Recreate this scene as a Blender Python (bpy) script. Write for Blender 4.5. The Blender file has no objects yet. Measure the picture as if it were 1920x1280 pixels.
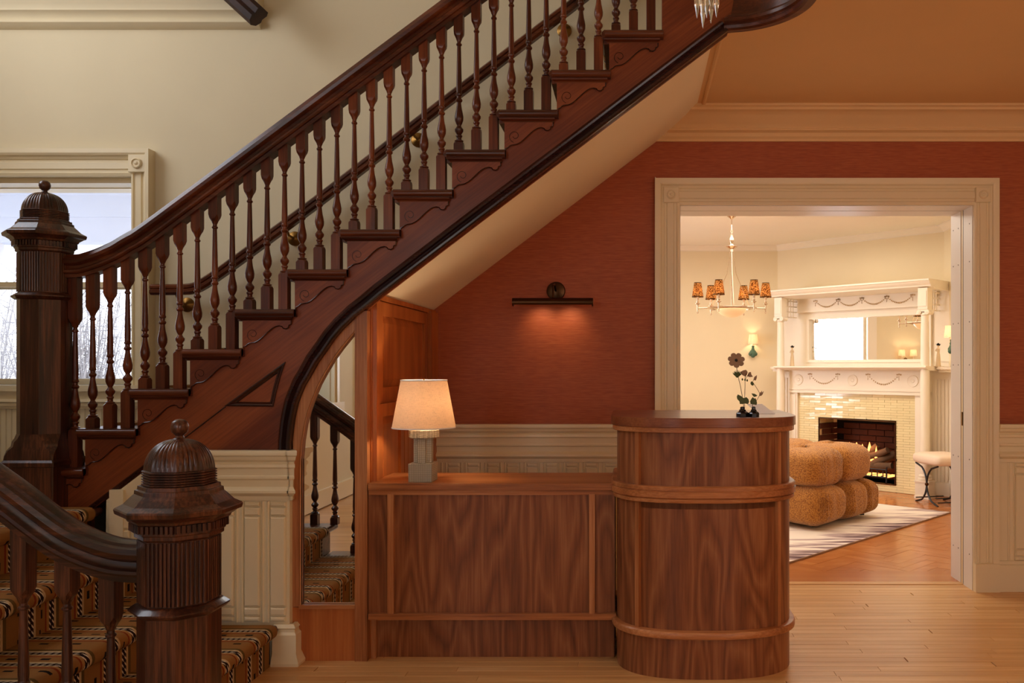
import bpy, math, random
from mathutils import Vector, Matrix
from mathutils.geometry import tessellate_polygon
random.seed(7)
PI = math.pi
S = bpy.context.scene
COL = S.collection

# ------------------------------------------------------------------ camera, world, lights, exposure
F, H, CX, CY = 1600.0, 1.29, 1190.0, 687.0          # focal length (px), eye height (m), principal point (px)
cam = bpy.data.cameras.new('camera'); co = bpy.data.objects.new('camera', cam); COL.objects.link(co)
co.location = (0, 0, H); co.rotation_euler = (PI/2, 0, 0)
cam.sensor_width = 36; cam.lens = F/1920*36
cam.shift_x = (960-CX)/1920; cam.shift_y = (CY-640)/1920
cam.clip_start = .05; cam.clip_end = 200
S.camera = co

W = bpy.data.worlds.new('world'); S.world = W; W.use_nodes = True
nt = W.node_tree; bg = nt.nodes['Background']
tc = nt.nodes.new('ShaderNodeTexCoord'); sp = nt.nodes.new('ShaderNodeSeparateXYZ'); cr = nt.nodes.new('ShaderNodeValToRGB')
nt.links.new(tc.outputs['Generated'], sp.inputs[0]); nt.links.new(sp.outputs['Z'], cr.inputs[0]); nt.links.new(cr.outputs[0], bg.inputs[0])
cr.color_ramp.elements[0].color = (.84, .87, .95, 1); cr.color_ramp.elements[1].color = (.62, .72, .95, 1)
bg.inputs[1].default_value = 3.6

def area_light(name, loc, rot, sx, sy, power, col, spread=180):
    l = bpy.data.lights.new(name, 'AREA'); l.shape = 'RECTANGLE'; l.size = sx; l.size_y = sy; l.energy = power; l.color = col
    l.spread = math.radians(spread)
    o = bpy.data.objects.new(name, l); COL.objects.link(o); o.location = loc; o.rotation_euler = rot; o['kind'] = 'helper'
    return o
def point_light(name, loc, power, col, r=.03):
    l = bpy.data.lights.new(name, 'POINT'); l.energy = power; l.color = col; l.shadow_soft_size = r
    o = bpy.data.objects.new(name, l); COL.objects.link(o); o.location = loc; o['kind'] = 'helper'
    return o
WARM = (1, .62, .30); WARM2 = (1, .74, .46); DAY = (.86, .92, 1.0)
# added fill lights outside unseen rear openings behind the camera; the right one warm
area_light('rear_fill_left', (-1.95, -3.35, 1.9), (PI/2, 0, 0), 1.2, 2.0, 5, (1, .93, .84))
area_light('rear_warm_fill_right', (2.2, -3.35, 1.7), (PI/2, 0, 0), 1.3, 1.9, 13, (1, .62, .32))
# added high fill for the stairwell wall; then the hall window beside the stair foot
area_light('stairwell_fill', (-4.45, 3.3, 3.9), (0, -PI/2, 0), 1.8, 1.8, 34, (1, .97, .92))
area_light('daylight_hall_left', (-3.12, .1, 1.75), (0, -PI/2, 0), 1.5, 1.2, 7, (.80, .87, 1))
# daylight of the living room's side window and its lamps' ceiling glow
area_light('daylight_living_side', (-2.7, 8.6, 1.6), (0, -PI/2, 0), 2.4, 2.0, 165, (.94, .95, 1))
area_light('living_ceiling_glow', (1.0, 7.4, 2.62), (0, 0, 0), 2.6, 2.6, 74, (1, .91, .77))
point_light('hall_chandelier_glow', (.186, 1.6, 2.75), 5, (1, .62, .34), .18)
point_light('hall_warm_fill', (2.0, 1.6, 2.3), 17, (1, .50, .22), .15)  # added warm fill for the hall's right side, no fixture there
point_light('rear_hall_fill', (-1.9, -1.3, 2.4), 14, (1, .90, .74), .15)  # added fill that brightens the rear corner reflected in the arch mirror
S.view_settings.view_transform = 'Standard'; S.view_settings.look = 'None'
S.view_settings.exposure = 0.0; S.view_settings.gamma = 1; S.view_settings.use_curve_mapping = False

# ------------------------------------------------------------------ materials
def srgb(r, g, b):
    f = lambda c: (c/255/12.92) if c/255 <= .04045 else ((c/255+.055)/1.055)**2.4
    return (f(r), f(g), f(b), 1)
def nmat(name):
    m = bpy.data.materials.new(name); m.use_nodes = True
    return m, m.node_tree, m.node_tree.nodes['Principled BSDF']
def N(nt, t, **kw):
    n = nt.nodes.new(t)
    for k, v in kw.items(): setattr(n, k, v)
    return n
def L(nt, a, b): nt.links.new(a, b)
def paint(name, c, rough=.5, spec=.5, var=.03, metal=0, coat=0, emis=None, es=0, bump=.0, bs=60):
    m, t, p = nmat(name)
    p.inputs['Roughness'].default_value = rough; p.inputs['Metallic'].default_value = metal
    p.inputs['Specular IOR Level'].default_value = spec; p.inputs['Coat Weight'].default_value = coat
    tc = N(t, 'ShaderNodeTexCoord'); no = N(t, 'ShaderNodeTexNoise'); no.inputs['Scale'].default_value = 2.2
    no.inputs['Detail'].default_value = 5
    L(t, tc.outputs['Object'], no.inputs['Vector'])
    r = N(t, 'ShaderNodeValToRGB'); L(t, no.outputs['Fac'], r.inputs[0])
    r.color_ramp.elements[0].position = .3; r.color_ramp.elements[1].position = .7
    r.color_ramp.elements[0].color = tuple(x*(1-var) for x in c[:3])+(1,); r.color_ramp.elements[1].color = tuple(min(1, x*(1+var)) for x in c[:3])+(1,)
    L(t, r.outputs[0], p.inputs['Base Color'])
    if emis: p.inputs['Emission Color'].default_value = emis; p.inputs['Emission Strength'].default_value = es
    if bump:
        n2 = N(t, 'ShaderNodeTexNoise'); n2.inputs['Scale'].default_value = bs; n2.inputs['Detail'].default_value = 6
        L(t, tc.outputs['Object'], n2.inputs['Vector'])
        b = N(t, 'ShaderNodeBump'); b.inputs['Strength'].default_value = bump; b.inputs['Distance'].default_value = .01
        L(t, n2.outputs['Fac'], b.inputs['Height']); L(t, b.outputs[0], p.inputs['Normal'])
    return m
def wood(name, dark, mid, light, axis='z', rough=.35, coat=.2, rings=14, bw=1.6, aw=5.5, pores=.45, rnd=6.0, bump=.15, rot=0, fig=.26, broad=.35):
    """grain runs along axis; contour lines of a stretched noise make cathedral figure, a finer noise the pores"""
    m, t, p = nmat(name)
    p.inputs['Roughness'].default_value = rough; p.inputs['Coat Weight'].default_value = coat*.5; p.inputs['Specular IOR Level'].default_value = .32; p.inputs['Coat Roughness'].default_value = .18
    tc = N(t, 'ShaderNodeTexCoord'); oi = N(t, 'ShaderNodeObjectInfo')
    add = N(t, 'ShaderNodeVectorMath', operation='ADD'); mul = N(t, 'ShaderNodeVectorMath', operation='SCALE'); mul.inputs['Scale'].default_value = rnd
    cmb = N(t, 'ShaderNodeCombineXYZ')
    for i in range(3): L(t, oi.outputs['Random'], cmb.inputs[i])
    L(t, cmb.outputs[0], mul.inputs[0]); L(t, tc.outputs['Object'], add.inputs[0]); L(t, mul.outputs[0], add.inputs[1])
    src = add.outputs[0]
    if rot:
        mr = N(t, 'ShaderNodeMapping'); mr.inputs['Rotation'].default_value = (0, rot, 0); L(t, src, mr.inputs[0]); src = mr.outputs[0]
    def mapped(al, ac):
        mp = N(t, 'ShaderNodeMapping'); s = [ac]*3; s['xyz'.index(axis)] = al; mp.inputs['Scale'].default_value = s
        L(t, src, mp.inputs[0]); return mp.outputs[0]
    n1 = N(t, 'ShaderNodeTexNoise'); n1.inputs['Scale'].default_value = 1; n1.inputs['Detail'].default_value = 2.5; n1.inputs['Roughness'].default_value = .45
    L(t, mapped(bw*.45, aw), n1.inputs['Vector'])
    k = N(t, 'ShaderNodeMath', operation='MULTIPLY'); k.inputs[1].default_value = rings; L(t, n1.outputs['Fac'], k.inputs[0])
    pp = N(t, 'ShaderNodeMath', operation='PINGPONG'); pp.inputs[1].default_value = 1; L(t, k.outputs[0], pp.inputs[0])
    n2 = N(t, 'ShaderNodeTexNoise'); n2.inputs['Scale'].default_value = 1; n2.inputs['Detail'].default_value = 4; n2.inputs['Roughness'].default_value = .7
    L(t, mapped(3.5, 110), n2.inputs['Vector'])
    n3 = N(t, 'ShaderNodeTexNoise'); n3.inputs['Scale'].default_value = 1; n3.inputs['Detail'].default_value = 3
    L(t, mapped(.9, 2.4), n3.inputs['Vector'])
    mx = N(t, 'ShaderNodeMath', operation='MULTIPLY_ADD'); mx.inputs[1].default_value = fig; mx.inputs[2].default_value = .5-fig/2; L(t, pp.outputs[0], mx.inputs[0])
    m2 = N(t, 'ShaderNodeMath', operation='MULTIPLY_ADD'); m2.inputs[1].default_value = pores*1.3; L(t, n2.outputs['Fac'], m2.inputs[0]); L(t, mx.outputs[0], m2.inputs[2])
    m3 = N(t, 'ShaderNodeMath', operation='MULTIPLY_ADD'); m3.inputs[1].default_value = broad; L(t, n3.outputs['Fac'], m3.inputs[0]); L(t, m2.outputs[0], m3.inputs[2])
    r = N(t, 'ShaderNodeValToRGB'); L(t, m3.outputs[0], r.inputs[0])
    e = r.color_ramp.elements; sh = .65*pores+broad/2; m4 = N(t, 'ShaderNodeMath', operation='SUBTRACT'); m4.inputs[1].default_value = sh; L(t, m3.outputs[0], m4.inputs[0]); L(t, m4.outputs[0], r.inputs[0])
    e[0].position = .22; e[0].color = dark; e[1].position = .78; e[1].color = light
    x = e.new(.5); x.color = mid
    L(t, r.outputs[0], p.inputs['Base Color'])
    b = N(t, 'ShaderNodeBump'); b.inputs['Strength'].default_value = bump; b.inputs['Distance'].default_value = .002
    L(t, n2.outputs['Fac'], b.inputs['Height']); L(t, b.outputs[0], p.inputs['Normal'])
    return m
M = {}
# stair woods
M['mah_z'] = wood('mahogany_upright', srgb(44, 16, 7), srgb(92, 40, 18), srgb(140, 72, 37), 'z', .3, .3, 7, bump=.08)
M['mah_x'] = wood('mahogany_rail', srgb(38, 15, 7), srgb(80, 35, 16), srgb(122, 62, 33), 'x', .3, .35, 7, bump=.08)
M['mah_s'] = wood('mahogany_string', srgb(70, 27, 11), srgb(112, 50, 22), srgb(152, 80, 38), 'x', .38, .2, 6, bw=.7, aw=3, pores=.35, bump=.06, rot=math.radians(37))
M['mah_d'] = wood('mahogany_dark_moulding', srgb(22, 8, 5), srgb(42, 16, 10), srgb(66, 28, 18), 'x', .26, .4, 5, bump=.05)  # darkest mahogany tone, for mouldings and fine lines
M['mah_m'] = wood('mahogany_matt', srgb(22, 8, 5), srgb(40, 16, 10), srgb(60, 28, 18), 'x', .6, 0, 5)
M['oakd_z'] = wood('fumed_oak_upright', srgb(26, 11, 7), srgb(62, 31, 19), srgb(112, 64, 41), 'z', .32, .6, 9, pores=.75, bump=.35)
M['oakd_x'] = wood('fumed_oak_rail', srgb(24, 10, 6), srgb(58, 28, 17), srgb(104, 58, 37), 'x', .28, .6, 9, pores=.75, bump=.3)
# desk oak
M['oak_p'] = wood('oak_veneer_panel', srgb(98, 53, 28), srgb(136, 80, 46), srgb(166, 108, 68), 'z', .42, .12, 26, bw=1.5, aw=5, pores=.5, rnd=9, fig=.30, broad=.3)
M['oak_f'] = wood('oak_frame_upright', srgb(128, 74, 40), srgb(170, 106, 62), srgb(202, 140, 92), 'z', .4, .15, 6, pores=.6)
M['oak_x'] = wood('oak_frame_across', srgb(126, 72, 38), srgb(172, 106, 60), srgb(206, 142, 92), 'x', .38, .2, 6, pores=.6)
M['oak_t'] = wood('oak_desk_top', srgb(86, 42, 22), srgb(122, 64, 36), srgb(156, 94, 58), 'x', .28, .35, 6, pores=.45)
M['alder'] = wood('warm_panelling', srgb(130, 66, 28), srgb(176, 98, 46), srgb(206, 130, 70), 'z', .38, .2, 7, bw=1.3, aw=5, pores=.3, bump=.05)
M['floor'] = wood('pale_oak_floor', srgb(190, 136, 80), srgb(214, 164, 104), srgb(232, 190, 134), 'x', .3, .25, 5, bw=1.2, aw=9, pores=.4, rnd=14, bump=.06, broad=.6)
M['parq'] = wood('honey_parquet', srgb(164, 92, 42), srgb(182, 110, 56), srgb(196, 126, 70), 'x', .24, .5, 5, bw=1.2, aw=6, pores=.3, rnd=3, bump=.04)
M['cream'] = paint('cream_trim_paint', srgb(234, 217, 180), .36, .5, .02)
M['creamw'] = paint('cream_wall_paint', srgb(223, 209, 177), .85, .2, .025, bump=.02, bs=25)
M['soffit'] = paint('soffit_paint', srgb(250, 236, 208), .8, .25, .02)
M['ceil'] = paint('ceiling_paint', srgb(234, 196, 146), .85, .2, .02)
M['lwall'] = paint('living_room_wall_paint', srgb(236, 218, 182), .85, .2, .02)
M['ltrim'] = paint('living_room_trim_paint', srgb(240, 226, 204), .45, .5, .015)
M['lceil'] = paint('living_room_ceiling_paint', srgb(244, 234, 216), .9, .2, .01)
M['jamb'] = paint('white_jamb_paint', srgb(236, 230, 224), .4, .5, .01)
M['black'] = paint('black_iron', srgb(18, 15, 14), .4, .5, .02)
M['dark'] = paint('dark_void', srgb(14, 9, 7), .8, .2, .02)
M['brass'] = paint('aged_brass', srgb(132, 96, 48), .38, .5, .05, metal=1)
M['bronze'] = paint('dark_bronze', srgb(70, 46, 28), .3, .5, .08, metal=1)
M['nickel'] = paint('antique_silver', srgb(214, 194, 170), .25, .5, .05, metal=1)
M['mirror'] = paint('mirror_silver', (.92, .93, .92, 1), .01, .5, 0, metal=1)
M['white'] = paint('white_paper', srgb(240, 238, 240), .7)
M['green'] = paint('patina_green', srgb(62, 92, 72), .5, .5, .25, bump=.4, bs=90)
M['leaf'] = paint('dark_green_leaf', srgb(78, 88, 44), .55, .4, .15)
M['petal'] = paint('brown_petal', srgb(150, 120, 96), .6, .3, .15)
M['obsidian'] = paint('polished_black', srgb(12, 13, 20), .12, .6, .02)
M['iron'] = paint('wrought_iron', srgb(40, 34, 34), .45, .5, .05)
M['seat'] = paint('cream_leather', srgb(236, 212, 188), .55, .4, .02)
M['ivory'] = paint('ivory_ceramic', srgb(222, 196, 158), .4, .5, .08)
M['glaze'] = paint('antique_glaze', srgb(206, 176, 136), .5)
M['tile'] = paint('cream_glazed_tile', srgb(240, 222, 172), .12, .6, .10)
M['grout'] = paint('grout', srgb(200, 176, 130), .8)
M['brick'] = paint('sooty_firebrick', srgb(74, 38, 24), .85, .2, .35, bump=.3)
M['log'] = paint('charred_log', srgb(112, 84, 62), .8, .2, .35, bump=.6, bs=30)
M['felt'] = paint('candle_sleeve', srgb(240, 224, 198), .5)
M['porchc'] = paint('porch_ceiling_paint', srgb(222, 224, 232), .8, emis=None)
M['twig'] = paint('pale_twig', srgb(186, 180, 176), .9, .1, .15)
M['ground'] = paint('pale_frosty_ground', srgb(210, 210, 206), .9, .1, .1)
M['hose'] = paint('white_screw', srgb(90, 84, 80), .4)

def glassmat(name, rough=0.0, tint=(1, 1, 1, 1), mix=.1):
    m, t, p = nmat(name)
    tr = N(t, 'ShaderNodeBsdfTransparent'); gl = N(t, 'ShaderNodeBsdfGlossy'); ms = N(t, 'ShaderNodeMixShader')
    tr.inputs[0].default_value = tint; gl.inputs['Roughness'].default_value = rough; ms.inputs[0].default_value = mix
    L(t, tr.outputs[0], ms.inputs[1]); L(t, gl.outputs[0], ms.inputs[2]); L(t, ms.outputs[0], t.nodes['Material Output'].inputs[0]); return m
M['glass'] = glassmat('window_glass', 0, (.97, .98, 1, 1), .06)
m, t, p = nmat('cut_crystal'); p.inputs['Transmission Weight'].default_value = .9; p.inputs['Roughness'].default_value = .02; p.inputs['IOR'].default_value = 1.6
p.inputs['Base Color'].default_value = srgb(250, 240, 226); M['crystal'] = m
def shade_mat(name, c, trans=.6, emis=0, weave=900, spot=False):
    m, t, p = nmat(name); tc = N(t, 'ShaderNodeTexCoord')
    out = t.nodes['Material Output']
    w1 = N(t, 'ShaderNodeTexNoise'); w1.inputs['Scale'].default_value = 1; mp = N(t, 'ShaderNodeMapping'); mp.inputs['Scale'].default_value = (40, 40, weave)
    w2 = N(t, 'ShaderNodeTexNoise'); w2.inputs['Scale'].default_value = 1; mp2 = N(t, 'ShaderNodeMapping'); mp2.inputs['Scale'].default_value = (weave*.7, weave*.7, 12)
    L(t, tc.outputs['Object'], mp.inputs[0]); L(t, mp.outputs[0], w1.inputs[0]); L(t, tc.outputs['Object'], mp2.inputs[0]); L(t, mp2.outputs[0], w2.inputs[0])
    ad = N(t, 'ShaderNodeMath', operation='ADD'); L(t, w1.outputs['Fac'], ad.inputs[0]); L(t, w2.outputs['Fac'], ad.inputs[1])
    r = N(t, 'ShaderNodeValToRGB'); L(t, ad.outputs[0], r.inputs[0])
    r.color_ramp.elements[0].position = .75; r.color_ramp.elements[1].position = 1.2 if False else 1.0
    r.color_ramp.elements[0].color = tuple(x*.78 for x in c[:3])+(1,); r.color_ramp.elements[1].color = c
    col = r.outputs[0]
    if spot:
        no = N(t, 'ShaderNodeTexNoise'); no.inputs['Scale'].default_value = 120; no.inputs['Detail'].default_value = 2; L(t, tc.outputs['Object'], no.inputs[0])
        rr = N(t, 'ShaderNodeValToRGB'); L(t, no.outputs['Fac'], rr.inputs[0]); rr.color_ramp.interpolation = 'CONSTANT'
        rr.color_ramp.elements[0].color = srgb(104, 62, 26); rr.color_ramp.elements[1].position = .5; rr.color_ramp.elements[1].color = srgb(208, 156, 92); col = rr.outputs[0]
    di = N(t, 'ShaderNodeBsdfDiffuse'); tl = N(t, 'ShaderNodeBsdfTranslucent'); mx = N(t, 'ShaderNodeMixShader'); mx.inputs[0].default_value = trans
    L(t, col, di.inputs[0]); L(t, col, tl.inputs[0]); L(t, di.outputs[0], mx.inputs[1]); L(t, tl.outputs[0], mx.inputs[2]); L(t, mx.outputs[0], out.inputs[0])
    return m
M['linen'] = shade_mat('linen_shade', srgb(246, 226, 204), .5)
M['shade_w'] = shade_mat('white_shade', srgb(255, 244, 224), .6)
M['shade_a'] = shade_mat('amber_patterned_shade', srgb(214, 128, 48), .55, spot=True)
m, t, p = nmat('alabaster_bowl'); p.inputs['Base Color'].default_value = srgb(252, 214, 168); p.inputs['Emission Color'].default_value = srgb(255, 206, 150); p.inputs['Emission Strength'].default_value = .35
p.inputs['Roughness'].default_value = .4; M['alab'] = m
m, t, p = nmat('flame'); p.inputs['Base Color'].default_value = (1, .4, .1, 1); p.inputs['Emission Color'].default_value = (1, .38, .1, 1); p.inputs['Emission Strength'].default_value = 2.6; M['flame'] = m

# grasscloth
m, t, p = nmat('terracotta_grasscloth'); M['grass'] = m
tc = N(t, 'ShaderNodeTexCoord'); mp = N(t, 'ShaderNodeMapping'); mp.inputs['Scale'].default_value = (7, 7, 330); L(t, tc.outputs['Object'], mp.inputs[0])
n1 = N(t, 'ShaderNodeTexNoise'); n1.inputs['Scale'].default_value = 1; n1.inputs['Detail'].default_value = 3; n1.inputs['Roughness'].default_value = .65; L(t, mp.outputs[0], n1.inputs[0])
mp2 = N(t, 'ShaderNodeMapping'); mp2.inputs['Scale'].default_value = (16, 16, 150); L(t, tc.outputs['Object'], mp2.inputs[0])
n2 = N(t, 'ShaderNodeTexNoise'); n2.inputs['Scale'].default_value = 1; n2.inputs['Detail'].default_value = 2; L(t, mp2.outputs[0], n2.inputs[0])
sx = N(t, 'ShaderNodeSeparateXYZ'); L(t, tc.outputs['Object'], sx.inputs[0])
q = N(t, 'ShaderNodeMath', operation='MULTIPLY_ADD'); q.inputs[1].default_value = 1/.79; q.inputs[2].default_value = .42/.79; L(t, sx.outputs['X'], q.inputs[0])
fl = N(t, 'ShaderNodeMath', operation='FLOOR'); L(t, q.outputs[0], fl.inputs[0]); wn = N(t, 'ShaderNodeTexWhiteNoise', noise_dimensions='1D'); L(t, fl.outputs[0], wn.inputs['W'])
a = N(t, 'ShaderNodeMath', operation='MULTIPLY_ADD'); a.inputs[1].default_value = .55; L(t, n1.outputs['Fac'], a.inputs[0])
a2 = N(t, 'ShaderNodeMath', operation='MULTIPLY'); a2.inputs[1].default_value = .5; L(t, n2.outputs['Fac'], a2.inputs[0]); L(t, a2.outputs[0], a.inputs[2])
a3 = N(t, 'ShaderNodeMath', operation='MULTIPLY_ADD'); a3.inputs[1].default_value = .05; L(t, wn.outputs['Value'], a3.inputs[0]); L(t, a.outputs[0], a3.inputs[2])
r = N(t, 'ShaderNodeValToRGB'); L(t, a3.outputs[0], r.inputs[0]); e = r.color_ramp.elements
e[0].position = .22; e[0].color = srgb(134, 54, 26); e[1].position = .85; e[1].color = srgb(188, 104, 58); x = e.new(.52); x.color = srgb(164, 79, 39)
L(t, r.outputs[0], p.inputs['Base Color']); p.inputs['Roughness'].default_value = .6
b = N(t, 'ShaderNodeBump'); b.inputs['Strength'].default_value = .25; b.inputs['Distance'].default_value = .003; L(t, n1.outputs['Fac'], b.inputs['Height']); L(t, b.outputs[0], p.inputs['Normal'])

# boucle
m, t, p = nmat('ochre_boucle'); M['boucle'] = m; tc = N(t, 'ShaderNodeTexCoord')
v = N(t, 'ShaderNodeTexVoronoi'); v.inputs['Scale'].default_value = 110; L(t, tc.outputs['Object'], v.inputs[0])
r = N(t, 'ShaderNodeValToRGB'); L(t, v.outputs['Distance'], r.inputs[0]); r.color_ramp.elements[0].color = srgb(226, 160, 72); r.color_ramp.elements[1].color = srgb(150, 90, 30); r.color_ramp.elements[1].position = .75
L(t, r.outputs[0], p.inputs['Base Color']); p.inputs['Roughness'].default_value = .95; p.inputs['Sheen Weight'].default_value = .3
b = N(t, 'ShaderNodeBump'); b.inputs['Strength'].default_value = .7; b.inputs['Distance'].default_value = .006; b.invert = True; L(t, v.outputs['Distance'], b.inputs['Height']); L(t, b.outputs[0], p.inputs['Normal'])

# rug: cream with plum brush strokes near its border
m, t, p = nmat('brushed_rug'); M['rug'] = m; tc = N(t, 'ShaderNodeTexCoord')
ge = N(t, 'ShaderNodeNewGeometry'); mp = N(t, 'ShaderNodeMapping'); mp.inputs['Scale'].default_value = (2.2, 17, 1); L(t, ge.outputs['Position'], mp.inputs[0])
n1 = N(t, 'ShaderNodeTexNoise'); n1.inputs['Scale'].default_value = 1; n1.inputs['Detail'].default_value = 4; L(t, mp.outputs[0], n1.inputs[0])
sx = N(t, 'ShaderNodeSeparateXYZ'); L(t, tc.outputs['Object'], sx.inputs[0])
d = N(t, 'ShaderNodeMapRange'); d.inputs['From Min'].default_value = 0; d.inputs['From Max'].default_value = .55; d.inputs['To Min'].default_value = .13; d.inputs['To Max'].default_value = -.10
L(t, sx.outputs['Y'], d.inputs['Value'])
ad = N(t, 'ShaderNodeMath', operation='ADD'); L(t, n1.outputs['Fac'], ad.inputs[0]); L(t, d.outputs[0], ad.inputs[1])
r = N(t, 'ShaderNodeValToRGB'); L(t, ad.outputs[0], r.inputs[0]); e = r.color_ramp.elements
e[0].position = .5; e[0].color = srgb(236, 222, 208); e[1].position = .72; e[1].color = srgb(84, 52, 60); x = e.new(.58); x.color = srgb(196, 172, 168)
L(t, r.outputs[0], p.inputs['Base Color']); p.inputs['Roughness'].default_value = .95

# stair carpet: bands run up the flight, so the pattern changes across (uv.x) and ticks along (uv.y); metres
m, t, p = nmat('banded_stair_carpet'); M['carpet'] = m
uv = N(t, 'ShaderNodeTexCoord'); sx = N(t, 'ShaderNodeSeparateXYZ'); L(t, uv.outputs['UV'], sx.inputs[0])
U, V = sx.outputs['X'], sx.outputs['Y']
def mth(op, a_, b_=None, c_=None):
    n = N(t, 'ShaderNodeMath', operation=op)
    for i, z in enumerate((a_, b_, c_)):
        if z is None: continue
        if isinstance(z, (int, float)): n.inputs[i].default_value = z
        else: L(t, z, n.inputs[i])
    return n.outputs[0]
ph = mth('FRACT', mth('DIVIDE', U, .26))
r = N(t, 'ShaderNodeValToRGB'); L(t, ph, r.inputs[0]); r.color_ramp.interpolation = 'CONSTANT'; e = r.color_ramp.elements
tan, tan2, rust, dk, crm, olive = srgb(142, 98, 52), srgb(164, 118, 68), srgb(128, 56, 28), srgb(38, 20, 18), srgb(190, 160, 118), srgb(96, 72, 36)
e[0].position = 0; e[0].color = tan; e[1].position = .22; e[1].color = rust
for pos, c in ((.26, tan2), (.30, dk), (.40, crm), (.44, tan), (.62, rust), (.65, tan2), (.70, dk), (.80, crm), (.84, olive), (.90, tan)):
    x = e.new(pos); x.color = c
# diagonal pale ticks in the dark bands
inb1 = mth('MULTIPLY', mth('GREATER_THAN', ph, .30), mth('LESS_THAN', ph, .40)); inb2 = mth('MULTIPLY', mth('GREATER_THAN', ph, .70), mth('LESS_THAN', ph, .80))
inb = mth('ADD', inb1, inb2)
tick = mth('LESS_THAN', mth('FRACT', mth('ADD', mth('DIVIDE', V, .022), mth('MULTIPLY', ph, 14))), .36)
mid = mth('GREATER_THAN', mth('ABSOLUTE', mth('SUBTRACT', mth('FRACT', mth('MULTIPLY', mth('SUBTRACT', ph, .30), 10)), .5)), .12)
m1 = N(t, 'ShaderNodeMix', data_type='RGBA'); L(t, mth('MULTIPLY', mth('MULTIPLY', inb, tick), mid), m1.inputs['Factor']); L(t, r.outputs[0], m1.inputs['A']); m1.inputs['B'].default_value = srgb(214, 196, 170)
# black dashes on the tan bands
dash = mth('MULTIPLY', mth('LESS_THAN', mth('FRACT', mth('ADD', mth('DIVIDE', V, .11), mth('MULTIPLY', mth('FLOOR', mth('DIVIDE', U, .30)), .37))), .28),
           mth('ADD', mth('MULTIPLY', mth('GREATER_THAN', ph, .10), mth('LESS_THAN', ph, .15)), mth('MULTIPLY', mth('GREATER_THAN', ph, .51), mth('LESS_THAN', ph, .57))))
m2 = N(t, 'ShaderNodeMix', data_type='RGBA'); L(t, dash, m2.inputs['Factor']); L(t, m1.outputs['Result'], m2.inputs['A']); m2.inputs['B'].default_value = srgb(30, 24, 20)
no = N(t, 'ShaderNodeTexNoise'); no.inputs['Scale'].default_value = 500; L(t, uv.outputs['Object'], no.inputs[0])
m3 = N(t, 'ShaderNodeMix', data_type='RGBA', blend_type='MULTIPLY'); m3.inputs['Factor'].default_value = .5; L(t, m2.outputs['Result'], m3.inputs['A']); L(t, no.outputs['Color'], m3.inputs['B'])
L(t, m2.outputs['Result'], p.inputs['Base Color']); p.inputs['Roughness'].default_value = 1; p.inputs['Specular IOR Level'].default_value = .1
b = N(t, 'ShaderNodeBump'); b.inputs['Strength'].default_value = .5; b.inputs['Distance'].default_value = .004; L(t, no.outputs['Fac'], b.inputs['Height']); L(t, b.outputs[0], p.inputs['Normal'])
# studded grey lamp ceramic
m, t, p = nmat('studded_ceramic'); M['stud'] = m; tc = N(t, 'ShaderNodeTexCoord')
mp = N(t, 'ShaderNodeMapping'); mp.inputs['Scale'].default_value = (125, 125, 125); L(t, tc.outputs['Object'], mp.inputs[0])
v = N(t, 'ShaderNodeTexVoronoi'); v.inputs['Scale'].default_value = 1; v.inputs['Randomness'].default_value = 0; L(t, mp.outputs[0], v.inputs[0])
r = N(t, 'ShaderNodeValToRGB'); L(t, v.outputs['Distance'], r.inputs[0]); r.color_ramp.elements[0].color = srgb(226, 216, 196); r.color_ramp.elements[1].color = srgb(142, 132, 114); r.color_ramp.elements[1].position = .6
L(t, r.outputs[0], p.inputs['Base Color']); p.inputs['Roughness'].default_value = .35
b = N(t, 'ShaderNodeBump'); b.inputs['Strength'].default_value = 1; b.inputs['Distance'].default_value = .003; b.invert = True; L(t, v.outputs['Distance'], b.inputs['Height']); L(t, b.outputs[0], p.inputs['Normal'])

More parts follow.
